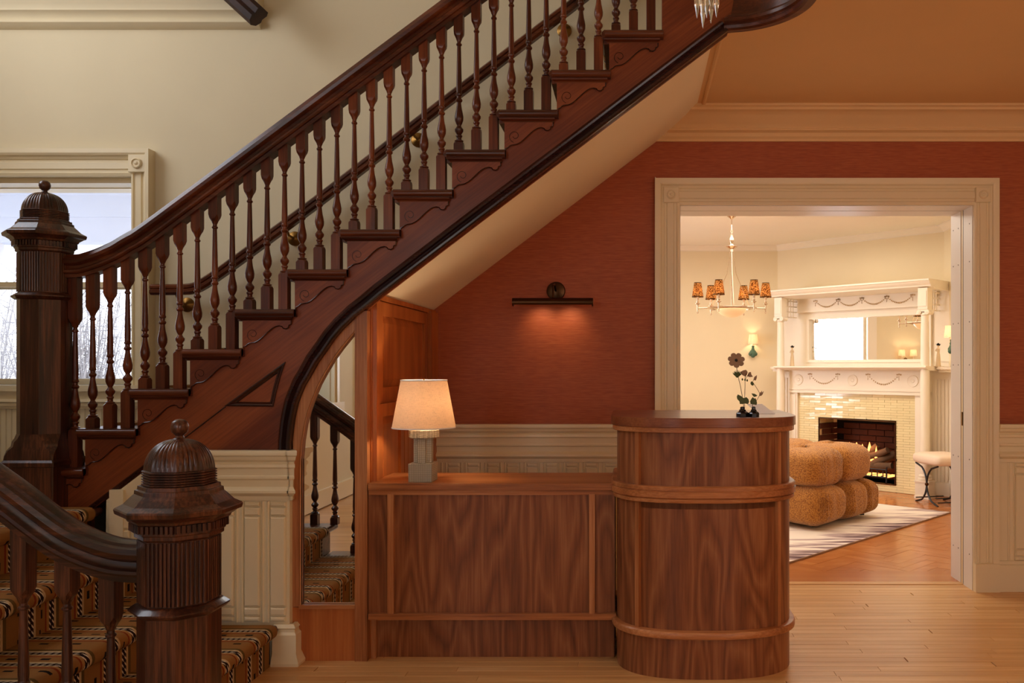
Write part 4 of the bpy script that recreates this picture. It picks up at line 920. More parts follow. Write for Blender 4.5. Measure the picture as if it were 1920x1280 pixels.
# ------------------------------------------------------------------ panelled cupboard side under the soffit
pc = thing('panelled_cupboard_side', 'warm wood panelled side wall under the sloping soffit', 'panelling', (XL, 4.3, 0))
xp = XL+.0
def YZ(y_, z_): return (xp, y_, z_)
Yn = ym+.06; y0p, y1p = ym+.0, YW
MB().box(xp-.03, xp, y0p+.08, y1p, 0, 1.612).box(xp-.03, xp, y0p+.02, y0p+.08, 0, 1.60).build('carcass', 'alder', pc)
def pframe(ya, yb, za, zb_, s_=.045):
    """stiles and rails on the x = xp face, inset bevelled panel"""
    MB().box(xp, xp+.014, ya, ya+s_, za, zb_).build('stile', 'alder', pc); MB().box(xp, xp+.014, yb-s_, yb, za, zb_).build('stile', 'alder', pc)
    MB().box(xp, xp+.0135, ya+s_, yb-s_, za, za+s_).build('rail', 'alder', pc); MB().box(xp, xp+.0135, ya+s_, yb-s_, zb_-s_, zb_).build('rail', 'alder', pc)
    MB().loft([[(xp, ya+s_, za+s_), (xp, yb-s_, za+s_), (xp, yb-s_, zb_-s_), (xp, ya+s_, zb_-s_)], [(xp+.002, ya+s_+.012, za+s_+.012), (xp+.002, yb-s_-.012, za+s_+.012), (xp+.002, yb-s_-.012, zb_-s_-.012), (xp+.002, ya+s_+.012, zb_-s_-.012)],
               [(xp+.008, ya+s_+.035, za+s_+.035), (xp+.008, yb-s_-.035, za+s_+.035), (xp+.008, yb-s_-.035, zb_-s_-.035), (xp+.008, ya+s_+.035, zb_-s_-.035)]]).build('raised_panel', 'alder', pc)
pframe(3.84, 4.74, 1.135, 1.585, .06)
pframe(3.84, 4.26, .69, 1.12, .06); pframe(4.27, 4.74, .69, 1.12, .06)
MB().box(xp, xp+.02, 3.79, 3.835, .0, 1.60).build('corner_post', 'alder', pc)
MB().box(xp, xp+.03, 4.76, YW, .0, 1.60).build('corner_post', 'alder', pc)
MB().box(xp, xp+.02, 3.84, 4.76, .0, .66).build('base_panel', 'alder', pc)
MB().box(xp, xp+.018, 3.78, YW, 1.59, 1.613).build('top_rail', 'alder', pc)

# ------------------------------------------------------------------ low counter
Yc = 3.72
lc = thing('low_counter', 'low oak reception counter with recessed panels and toe kick', 'counter', (-.6, 3.95, 0))
xa, xb = ax(691.5, ym-.02), -.085-.055
zc = az(906, Yc)
MB().box(xa, -.078, Yc, 4.10, zc-.030, zc).build('countertop', 'oak_x', lc, bevel=.002)
MB().box(xa, xb+.06, Yc+.012, Yc+.04, zc-.052, zc-.030).build('top_rail', 'oak_x', lc)
zp0 = az(1163, Yc); zp1 = zc-.052
MB().box(xa, xb+.06, Yc+.004, Yc+.06, zp0, zp0+.027).build('bottom_rail', 'oak_x', lc, bevel=.002)
for a_, b_ in ((691.5, 727.5), (739, 1105), (1115.5, 1153)):
    MB().box(ax(a_, Yc+.03), ax(b_, Yc+.03), Yc+.026, Yc+.045, zp0+.02, zp1+.01).build('panel', 'oak_p', lc)
for a_, b_ in ((727.5, 739), (1105, 1115.5)):
    MB().box(ax(a_, Yc+.02), ax(b_, Yc+.02), Yc+.008, Yc+.04, zp0+.02, zp1+.004).build('stile', 'oak_f', lc)
MB().box(xa+.015, xb+.05, Yc+.075, Yc+.09, 0, zp0+.01).build('toe_kick', 'oak_p', lc)
MB().box(xa, xa+.02, Yc+.05, 4.08, 0, zc-.03)  .box(xa, -.09, 4.06, 4.08, 0, zc-.03).build('carcass', 'oak_f', lc)

# ------------------------------------------------------------------ tall curved desk
td = thing('reception_desk', 'tall oak reception desk with rounded front corners and moulded bands', 'desk', (.30, 3.9, 0))
Ca, Ya, hb3 = .3005, 3.51, .27
def outline(off=0, yb=4.16, n=2.45, m_=40, close=True):
    a_, b_ = .384+off, hb3+off; yc_ = Ya+hb3; pts_ = []
    for i in range(m_+1):
        th_ = PI+PI*i/m_; c_, s_ = math.cos(th_), math.sin(th_)
        pts_.append((Ca+a_*math.copysign(abs(c_)**(2/n), c_), yc_-b_*abs(s_)**(2/n)))
    pts_ += [(Ca+a_, yb), (Ca-a_, yb)]
    return pts_
def desk_ring(name, off, z0, z1, mat, prof=None, yb=4.16):
    prof = prof or [(0, z0), (0, z1)]
    return MB().loft([[(x_, y_, z_) for x_, y_ in outline(off+d, yb)] for d, z_ in prof]).build(name, mat, td, smooth=True, ang=35)
Zs = lambda py, Y=3.49: az(py, Y)
ztop = Zs(784)
desk_ring('desk_top', 0, 0, 0, 'oak_t', [(.018, ztop-.040), (.021, ztop-.038), (.021, ztop-.002), (.019, ztop)])
desk_ring('top_band', 0, 0, 0, 'oak_x', [(.010, ztop-.062), (.014, ztop-.060), (.014, ztop-.040)])
desk_ring('upper_body', -.012, .70, ztop-.05, 'oak_p')
zb1, zb0 = az(914, 3.48), az(946, 3.48)
desk_ring('middle_band', 0, 0, 0, 'oak_x', [(.006, zb0), (.012, zb0+.002), (.014, zb0+.006), (.014, zb0+.016), (.010, zb0+.0185), (.014, zb0+.021), (.020, zb0+.024), (.021, zb0+.046), (.016, zb0+.0485), (.016, zb0+.051), (.019, zb0+.053), (.019, zb1-.004), (.014, zb1)])
desk_ring('lower_body', -.012, .12, zb0+.01, 'oak_p')
zl0 = az(1203, 3.48); zl1 = az(1188, 3.48)
desk_ring('lower_band', 0, 0, 0, 'oak_x', [(.010, zl0), (.016, zl0+.003), (.018, zl0+.010), (.018, zl1-.008), (.014, zl1-.002), (.006, zl1)])
desk_ring('plinth', -.006, 0, zl0+.01, 'oak_p')
# curved inset panels are separated by slim proud stiles
def on_outline(xt, off):
    o_ = outline(off, m_=400)
    i = min(range(200 if xt > Ca else 0, 401 if xt > Ca else 200), key=lambda i_: abs(o_[i_][0]-xt))
    p_ = Vector(o_[i]); d = (Vector(o_[i+1])-Vector(o_[i-1])).normalized(); return p_, d
for pxs in (1198, 1459):
    xt = ax(pxs, 3.56)
    p_, d = on_outline(xt, -.012); nn = Vector((d.y, -d.x))
    for z0, z1 in ((zb1-.005, ztop-.055), (zl1-.004, zb0+.006)):
        a_, b_ = p_-d*.0095-nn*.004, p_+d*.0095-nn*.004; c_, e_ = b_+nn*.021, a_+nn*.021
        MB().loft([[(q_.x, q_.y, z_) for q_ in (a_, b_, c_, e_)] for z_ in (z0, z1)]).build('stile', 'oak_f', td)
# side panels sit slightly proud of the centre ones
for z0, z1 in ((zb1-.005, ztop-.055), (zl1-.004, zb0+.006)):
    for sgn in (0, 1):
        o_ = outline(-.006, m_=200)[:201]; xs = ax(1194, 3.58) if sgn == 0 else ax(1463, 3.58)
        seg = [q_ for q_ in o_ if (q_[0] < xs if sgn == 0 else q_[0] > xs)]
        if sgn == 0: seg = [(seg[0][0], 4.15)]+seg
        else: seg = seg+[(seg[-1][0], 4.15)]
        inn = []
        for i, q_ in enumerate(seg):
            a_ = Vector(seg[max(0, i-1)]); b_ = Vector(seg[min(len(seg)-1, i+1)]); d = (b_-a_).normalized(); inn.append((q_[0]-d.y*.008, q_[1]+d.x*.008))
        ring = seg+inn[::-1]
        n_ = len(ring)
        MB().loft([[(q_[0], q_[1], z_) for q_ in ring] for z_ in (z0, z1)], cap=False).build('side_panel', 'oak_p', td, smooth=True, ang=35)
# paper on the desk
tag(MB().loft([[(.545, 3.80, ztop+.0005), (.625, 3.80, ztop+.0005), (.60, 4.02, ztop+.034), (.53, 4.02, ztop+.034)], [(.545, 3.80, ztop+.0020), (.625, 3.80, ztop+.0020), (.60, 4.02, ztop+.0355), (.53, 4.02, ztop+.0355)]]).build('paper_sheet', 'white'), 'white paper sheet lying on the tall desk right of the flower sculptures', 'paper')

# ------------------------------------------------------------------ flower sculptures on the tall desk
Yf = 3.60
def K(px, py, dy=0): return at(px, py, Yf+dy)
def scu_base(root, px, w):
    x, _, _ = K(px, 782); z = ztop
    def o8(h, z_): c_ = h*.586; return [(x-h+c_, Yf-h, z_), (x+h-c_, Yf-h, z_), (x+h, Yf-h+c_, z_), (x+h, Yf+h-c_, z_), (x+h-c_, Yf+h, z_), (x-h+c_, Yf+h, z_), (x-h, Yf+h-c_, z_), (x-h, Yf-h+c_, z_)]
    MB().loft([o8(w, z), o8(w, z+.014), o8(w*.94, z+.018), o8(w*.55, z+.024), o8(w*.5, z+.030), o8(w*.36, z+.032), o8(w*.34, z+.040), o8(w*.2, z+.043)]).build('base', 'obsidian', root)
    return x
def petalled(root, c, r, n, tilt, mat='petal', name='petal', w=.42, cup=.15):
    c = Vector(c)
    for i in range(n):
        a_ = 2*PI*i/n+.2; pts_ = []
        for u_, ww in ((0.08, .10), (.35, .62), (.65, 1), (.88, .85), (1, .35)):
            pts_.append((u_*r, ww*w*r*.8, cup*r*u_*u_))
        vs = [(x_, -y_, z_) for x_, y_, z_ in pts_]+[(x_, y_, z_) for x_, y_, z_ in reversed(pts_)]
        th_ = .0012; rt = Matrix.Translation(c) @ Matrix.Rotation(tilt, 4, 'X') @ Matrix.Rotation(a_, 4, 'Z')
        MB().loft([[tuple(rt @ Vector(v)) for v in vs], [tuple(rt @ (Vector(v)+Vector((0, 0, th_)))) for v in vs]]).build(name, mat, root)
def leafshape(root, c, pts_, mat='leaf', th=.0015, name='leaf', tw=.1):
    vs = [K(a_, b_) for a_, b_ in pts_]
    MB().prism([(v[0], v[2]) for v in vs], c-th, c+th).build(name, mat, root)
f1 = thing('flower_sculpture', 'larger metal flower sculpture with a brown open bloom on a black base', 'sculpture', (K(1392, 782)[0], Yf, ztop))
scu_base(f1, 1392, .026)
MB().tube([K(1395, 768), K(1393, 750), K(1388, 722), K(1384, 706), K(1382, 695), K(1380, 680)], .0013, 6).tube([K(1396, 768), K(1396, 745), K(1397, 725), K(1397, 708), K(1399, 700)], .0012, 6).tube([K(1397, 712), K(1401, 704), K(1405, 702)], .001, 6).tube([K(1396, 768, -.004), K(1402, 775, -.01), K(1405, 773, -.01)], .001, 5).build('stem', 'bronze', f1, smooth=True)
petalled(f1, K(1380.5, 675.5), .036, 7, math.radians(62), cup=.05, w=.42)
MB().ball(K(1380.5, 675, -.004), .006, 10, 6).build('flower_centre', 'black', f1, smooth=True)
sp_ = MB()
for i in range(11):
    a_ = math.radians(-75+15*i); b0 = Vector(K(1382.5, 707)); e1 = b0+Vector((math.sin(a_)*.022, random.uniform(-.008, .008), .012+math.cos(a_)*.018)); sp_.tube([b0, (b0+e1)/2+Vector((0, 0, .001)), e1], [.003, .0028, .0004], 6)
sp_.ball(K(1382.5, 704), .008, 10, 6).build('spiky_calyx', 'leaf', f1, smooth=True)
leafshape(f1, Yf-.008, [(1383, 739), (1389, 742), (1394, 746), (1399, 744), (1403, 748), (1404, 753), (1402, 757), (1396, 756), (1392, 757), (1387, 757), (1386, 752), (1382, 748), (1381, 743)])
for pts_ in ([(1388, 697), (1394, 694), (1399, 693), (1402, 697), (1401, 702), (1398, 706), (1392, 703)], [(1401, 705), (1404, 698), (1408, 697), (1409, 702), (1412, 706), (1406, 707)]):
    leafshape(f1, Yf+.004, pts_, 'petal', name='petal')
for a_ in ((1392, 711), (1397, 712), (1401, 713)): MB().ball(K(*a_), .0035, 8, 6, (1, 1, 1.5)).build('bud', 'leaf', f1, smooth=True)
f2 = thing('flower_sculpture', 'smaller metal flower sculpture with a pointed leaf and slim buds on black base', 'sculpture', (K(1412, 782)[0], Yf, ztop))
scu_base(f2, 1413, .022)
MB().tube([K(1411, 768), K(1411, 758), K(1411.5, 750)], .0014, 6).tube([K(1411, 757), K(1419, 750), K(1424, 741), K(1424, 736), K(1418, 726), K(1411, 716), K(1413, 712), K(1415, 706)], .001, 6).tube([K(1424, 741), K(1428, 737)], .001, 5).build('stem', 'bronze', f2, smooth=True)
leafshape(f2, Yf-.006, [(1411, 744), (1414, 747), (1416, 746), (1418, 750), (1419, 755), (1418, 759), (1413, 758), (1407, 757), (1406, 752), (1408, 748)])
leafshape(f2, Yf, [(1409, 737), (1415, 738), (1420, 741), (1418, 743), (1414, 744), (1411, 741)], name='leaf')
leafshape(f2, Yf, [(1424, 742), (1425, 736), (1429, 732), (1428, 736), (1432, 733), (1430, 739), (1427, 742)], 'petal', name='bud')
leafshape(f2, Yf, [(1407, 719), (1408, 715), (1411, 715), (1414, 719), (1412, 723), (1409, 722)], name='bud')
leafshape(f2, Yf, [(1413, 711), (1415, 706), (1419, 703), (1419, 708), (1417, 713), (1415, 713)], 'petal', name='bud')

# ------------------------------------------------------------------ table lamp
tl_ = thing('table_lamp', 'linen shaded table lamp with grey studded stacked base on the low counter', 'lamp', (ax(788, 3.79), 3.79, zc))
Yl = 3.80; xl = ax(788, Yl-.05)
MB().box(xl-.052, xl+.052, Yl-.055, Yl+.055, zc, zc+.083).build('base', 'stud', tl_, bevel=.003)
cr_ = []
for a_ in range(4):
    for u_, w_ in ((.040, -.018), (.040, .018), (.018, .018)):
        an = a_*PI/2+PI/4*0; cr_.append((xl+.002+u_*math.cos(an)-w_*math.sin(an), Yl+u_*math.sin(an)+w_*math.cos(an)))
MB().loft([[(x_, y_, z_) for x_, y_ in cr_] for z_ in (zc+.083, zc+.193)]).build('column', 'stud', tl_, bevel=.002)
MB().lathe([(.066, 0), (.068, .003), (.068, .034), (.066, .037)], (xl+.004, Yl, zc+.193), 8).build('collar', 'stud', tl_, bevel=.002)
MB().lathe([(.012, 0), (.012, .006), (.006, .010), (.006, .06)], (xl+.004, Yl, zc+.230), 14).build('socket', 'brass', tl_, smooth=True)
xs_ = ax(795, Yl); zsb = az(801, Yl-.0); zst = az(713, Yl)
MB().lathe([(.139, zsb), (.101, zst), (.099, zst), (.137, zsb)], (xs_, Yl, 0), 64, cap=False).build('shade', 'linen', tl_, smooth=True)
rim = MB()
for r_, z_ in ((.139, zsb), (.101, zst)):
    rim.lathe([(r_+.001, z_-.002), (r_+.0015, z_+.003), (r_-.001, z_+.003), (r_-.001, z_-.002)], (xs_, Yl, 0), 64, cap=False)
rim.build('shade_trim', 'white', tl_, smooth=True)
MB().tube([(xs_-.1, Yl, zst-.012), (xs_+.1, Yl, zst-.012)], .0015, 5).tube([(xs_, Yl, zst-.012), (xs_, Yl, zst+.006)], .003, 6).build('harp', 'brass', tl_)
point_light('table_lamp_bulb', (xs_+.02, Yl, zsb+.10), 4.6, WARM2, .03)

# ------------------------------------------------------------------ picture light
pl = thing('picture_light', 'bronze tubular picture light on round backplate on the grasscloth wall', 'wall light', (ax(1037, 4.9), YW, az(545, 4.9)))
xk, zk = ax(1042, 4.91), az(545, 4.91)
MB().lathe([(.001, 0), (.052, 0), (.054, -.006), (.050, -.012), (.030, -.016), (.001, -.018)], (xk, YW, zk), 28, 'y').build('backplate', 'bronze', pl, smooth=True)
Yp = 4.79; zt2 = az(566.5, Yp)
MB().tube([(xk, 4.91, zk), (xk, 4.85, zk+.03), (xk-.004, 4.80, zk+.02), (xk-.004, Yp, zt2+.02)], .006, 8).build('arm', 'bronze', pl, smooth=True)
x0_, x1_ = ax(961, Yp), ax(1112, Yp); tb = []
for x_ in (x0_, x1_):
    tb.append([(x_, Yp+.0245*math.sin(a_), zt2+.0245*math.cos(a_)) for a_ in [math.radians(-118+236*i/16) for i in range(17)]]+[(x_, Yp+.0215*math.sin(a_), zt2+.0215*math.cos(a_)) for a_ in [math.radians(118-236*i/16) for i in range(17)]])
MB().loft(tb).build('tube_shade', 'bronze', pl, smooth=True, ang=50)
for x_, d in ((x0_, .006), (x1_-.006, .006)): MB().lathe([(.0235, 0), (.0235, d)], (x_, Yp, zt2), 20, 'x').build('end_cap', 'bronze', pl, smooth=True)
for xq in (ax(1012, Yp), ax(1066, Yp)):
    l_ = bpy.data.lights.new('picture_bulb', 'SPOT'); l_.energy = 1.1; l_.color = (1, .66, .34); l_.spot_size = math.radians(100); l_.spot_blend = 1; l_.shadow_soft_size = .008
    o = bpy.data.objects.new('picture_bulb', l_); COL.objects.link(o); o.location = (xq, Yp+.004, zt2-.018); o.rotation_euler = (math.radians(46), 0, 0); o['kind'] = 'helper'

# ------------------------------------------------------------------ hall chandelier (only its lowest crystals show)
hc = thing('hall_chandelier', 'crystal drops of a chandelier hanging down at the top edge', 'chandelier', (.186, 2.2, 5.6))
xq, yq, zq = .186, 2.2, az(30, 2.2)
MB().tube([(xq, yq, zq+.12), (xq, yq, 5.6)], .006, 8).lathe([(.03, zq+.09), (.05, zq+.10), (.05, zq+.11), (.012, zq+.13)], (xq, yq, 0), 20).lathe([(.20, zq+.34), (.21, zq+.35), (.20, zq+.36), (.01, zq+.37)], (xq, yq, 0), 28).build('frame', 'brass', hc, smooth=True)
def drop(x, y, zt, l, r):
    MB().lathe([(.0008, l), (r*.55, l*.92), (r, l*.72), (r*.92, l*.4), (.0006, 0)], (x, y, zt-l), 6).build('crystal_drop', 'crystal', hc)
for i in range(8):
    a_ = 2*PI*i/8+.3; l_ = .075+.012*(i % 3); drop(xq+.027*math.cos(a_), yq+.027*math.sin(a_), zq+.078, l_, .0075)
drop(xq, yq, zq+.085, .09, .0085)
for i in range(20):
    a_ = 2*PI*i/20; drop(xq+.20*math.cos(a_), yq+.20*math.sin(a_), zq+.34, .09, .009)

# ------------------------------------------------------------------ living room shell
LC = 2.72; Cw = 11.80; XR = 3.14
xcor = .1675; Yfar = Cw/(1+xcor)
struct(MB().box(-1.72, Cw-Yfar+.3, Yfar, Yfar+.15, 0, LC).build('wall_back', 'lwall'), 'far cream wall of the living room with the brass sconce', 'wall')
ra = Matrix.Translation((Cw/2, Cw/2, 0)) @ Matrix.Rotation(-PI/4, 4, 'Z')
tA = (Cw-Yfar-Yfar)/math.sqrt(2); tB = (XR-(Cw-XR))/math.sqrt(2)
struct(MB().prism([[(tA, 0), (tB+.1, 0), (tB+.1, LC), (tA, LC)], [(-4.76-.42, .05), (-4.76-.42, .70), (-4.76+.46, .70), (-4.76+.46, .05)]], 0, .15).xform(ra).build('wall_corner', 'lwall'), 'cream angled chimney wall of the living room', 'wall')
struct(MB().box(XR, XR+.15, 5.23, Cw-XR+.1, 0, LC).build('wall_right', 'lwall'))
struct(MB().prism([[(5.23, 0), (Yfar, 0), (Yfar, LC), (5.23, LC)], [(8.05, .75), (9.05, .75), (9.05, 2.3), (8.05, 2.3)]], -1.75, -1.6, 'yz').build('wall_left', 'lwall'))
struct(MB().box(-1.75, 3.4, 5.23, Yfar+.2, LC, LC+.1).build('ceiling', 'lceil'), 'pale ceiling of the living room', 'ceiling')
struct(MB().prism([(-1.75, 0), (OX0+.1, 0), (OX0+.1, 2.35), (DX1+.06, 2.35), (DX1+.06, 0), (3.2, 0), (3.2, LC), (-1.75, LC)], 5.235, 5.25).build('wall_front', 'lwall'))
crp = [(0, 0), (-.07, 0), (-.07, -.01), (-.045, -.02), (-.025, -.045), (-.012, -.055), (-.012, -.065), (0, -.065)]
struct(MB().loft([[(-1.6, Yfar+a_, LC+b_) for a_, b_ in crp], [(Cw-Yfar+a_*-.4, Yfar+a_, LC+b_) for a_, b_ in crp]]).build('trim_9', 'ltrim', None, smooth=True, ang=30), 'slim crown moulding along the far living room wall', 'crown moulding')
struct(MB().loft([[(tA+a_*-.4, a_, LC+b_) for a_, b_ in crp], [(tB+a_*.4, a_, LC+b_) for a_, b_ in crp]]).xform(ra).build('trim_10', 'ltrim', None, smooth=True, ang=30), 'slim crown moulding above the chimney wall', 'crown moulding')
struct(MB().loft([[(XR+a_, 5.25, LC+b_) for a_, b_ in crp], [(XR+a_, Cw-XR+a_*.4, LC+b_) for a_, b_ in crp]]).build('trim_11', 'ltrim', None, smooth=True, ang=30), 'slim crown moulding on the right living room wall', 'crown moulding')
struct(MB().box(-1.6, Cw-Yfar, Yfar-.02, Yfar, 0, .16).build('baseboard_back', 'ltrim')); struct(MB().box(XR-.02, XR, 5.25, Cw-XR, 0, .16).build('baseboard_right', 'ltrim'))
# window of the living room's left wall, seen in the overmantel mirror
lw = sempty('window_2', 'cream cased window of the living room seen in the overmantel mirror', 'window', (-1.6, 8.55, .75))
MB().box(-1.60, -1.55, 7.91, 8.05, .65, 2.44).build('casing', 'ltrim', lw); MB().box(-1.60, -1.55, 9.05, 9.19, .65, 2.44).build('casing', 'ltrim', lw)
MB().box(-1.60, -1.55, 8.05, 9.05, 2.3, 2.44).build('casing_head', 'ltrim', lw); MB().box(-1.60, -1.52, 8.05, 9.05, .68, .75).build('window_sill', 'ltrim', lw)
MB().box(-1.70, -1.67, 8.05, 8.09, .75, 2.3).box(-1.70, -1.67, 9.01, 9.05, .75, 2.3).box(-1.70, -1.67, 8.09, 9.01, 2.26, 2.3).box(-1.70, -1.67, 8.09, 9.01, .75, .8).box(-1.70, -1.67, 8.09, 9.01, 1.30, 1.335).build('sash', 'ltrim', lw)

# ------------------------------------------------------------------ fireplace
CF = 11.40; LX0 = -4.76
fo_ = ((CF+LX0*math.sqrt(2))/2, (CF-LX0*math.sqrt(2))/2, 0)
fp = thing('fireplace', 'cream carved fireplace with tiled surround, overmantel mirror and burning logs', 'fireplace', fo_, (0, 0, -PI/4))
def B(): return MB()
def fb(m_, name, mat, sm=False, par=None, **k): return m_.build(name, mat, par or fp, smooth=sm, local=True, **k)
DW = .29    # distance from the face back to the wall
fx0, fx1, fz0, fz1 = -.43, .47, .085, .722
# surround of thin glazed tiles
fb(B().prism([[(-.70, 0), (.70, 0), (.70, 1.03), (-.70, 1.03)], [(fx0, fz0), (fx0, fz1), (fx1, fz1), (fx1, fz0)]], .006, DW), 'surround_core', 'grout')
tl = B(); z = .002; row = 0; th_ = .0262
while z < 1.0:
    x = -.70-(row % 2)*.07
    while x < .70:
        a_, b_ = max(x, -.70)+.001, min(x+.14, .70)-.001; zz0, zz1 = z+.001, min(z+th_-.001, 1.02)
        segs = [(a_, b_)]
        if zz1 > fz0 and zz0 < fz1:
            segs = []
            if a_ < fx0: segs.append((a_, min(b_, fx0)))
            if b_ > fx1: segs.append((max(a_, fx1), b_))
        for s0, s1 in segs:
            if s1-s0 > .008:
                d = random.uniform(-.0012, .0012); e_ = random.uniform(-.0012, .0012)
                tl.loft([[(s0, .007, zz0), (s1, .007, zz0), (s1, .007, zz1), (s0, .007, zz1)], [(s0, -.001+d, zz0), (s1, -.001-d, zz0), (s1, -.001+e_, zz1), (s0, -.001+e_+d, zz1)]])
        x += .14
    z += th_; row += 1
tt = fb(tl, 'tile', 'tile'); tt['kind'] = 'stuff'
fb(B().prism([[(fx0-.012, fz0-.012), (fx1+.012, fz0-.012), (fx1+.012, fz1+.012), (fx0-.012, fz1+.012)], [(fx0, fz0), (fx0, fz1), (fx1, fz1), (fx1, fz0)]], -.008, .01), 'firebox_frame', 'bronze')
# firebox interior
bxm = M['dark']
fb(B().box(fx0-.02, fx0+.0, .0, .36, 0, fz1+.02).box(fx1, fx1+.02, 0, .36, 0, fz1+.02).box(fx0, fx1, .34, .36, 0, fz1+.02).box(fx0, fx1, 0, .36, fz1, fz1+.02).box(fx0, fx1, 0, .36, fz0-.04, fz0), 'firebox_lining', 'dark')
bo = MB().cbox(.003, .197, -.012, 0, .003, .062, .003).build('brick', 'brick'); bkm = bo.data; bpy.data.objects.remove(bo)
z = fz0; row = 0
while z+.065 < fz1+.01:
    x = fx0-(0 if row % 2 else .1)
    while x < fx1-.02:
        if x > fx0-.01 and x+.2 < fx1+.04: inst(bkm, 'brick', fp, (x, .34, z))
        x += .2
    for yy in (.0, .17):
        yy += (row % 2)*.04
        inst(bkm, 'brick', fp, (fx0, yy, z), (0, 0, PI/2)); inst(bkm, 'brick', fp, (fx1, yy+.2, z), (0, 0, -PI/2))
    z += .065; row += 1
# grate and fire
gr = B()
for i in range(9): gr.tube([(-.22+i*.065, .06, fz0+.05), (-.22+i*.065, .06, fz0+.13)], .006, 6)
gr.tube([(-.26, .06, fz0+.05), (.34, .06, fz0+.05)], .008, 6).tube([(-.26, .06, fz0+.13), (.34, .06, fz0+.13)], .008, 6).tube([(-.26, .06, fz0), (-.26, .06, fz0+.16)], .009, 6).tube([(.34, .06, fz0), (.34, .06, fz0+.16)], .009, 6)
for i in range(5): gr.tube([(-.20+i*.12, .06, fz0+.06), (-.20+i*.12, .28, fz0+.06)], .006, 6)
fb(gr, 'grate', 'iron', True)
lg = [((-.25, .22, .27), (.2, .25, .30), .035), ((0, .12, .19), (.36, .14, .20), .038), ((-.05, .16, .23), (.16, .2, .40), .034), ((.04, .18, .26), (.30, .16, .36), .036), ((.14, .12, .20), (.33, .26, .32), .04), ((-.2, .2, .19), (.05, .2, .2), .035)]
for a_, b_, r_ in lg:
    v0, v1 = Vector(a_)+Vector((0, 0, .05)), Vector(b_)+Vector((0, 0, .05)); pts_ = [v0.lerp(v1, u_)+Vector((0, 0, .006*math.sin(u_*7))) for u_ in (0, .25, .5, .75, 1)]
    fb(B().tube(pts_, [r_*.95, r_*1.05, r_, r_*1.04, r_*.9], 10), 'log', 'log', True)
fm = B()
for i in range(16):
    x_ = -.20+.50*random.random(); y_ = .13+.12*random.random(); h_ = .07+.10*random.random(); w_ = .018+.014*random.random(); z_ = .20+.16*random.random()
    fm.lathe([(.001, 0), (w_, h_*.25), (w_*.7, h_*.6), (.0008, h_)], (x_, y_, z_), 8)
fb(fm, 'flames', 'flame', True)
fb(B().box(-.2, .32, .08, .28, fz0+.04, fz0+.062), 'ember_bed', 'flame')
pw = bpy.data.lights.new('fire_glow', 'POINT'); pw.energy = 1.0; pw.color = (1, .42, .14); pw.shadow_soft_size = .08
po = bpy.data.objects.new('fire_glow', pw); COL.objects.link(po); po.parent = fp; po.location = (.1, .1, .45); po['kind'] = 'helper'
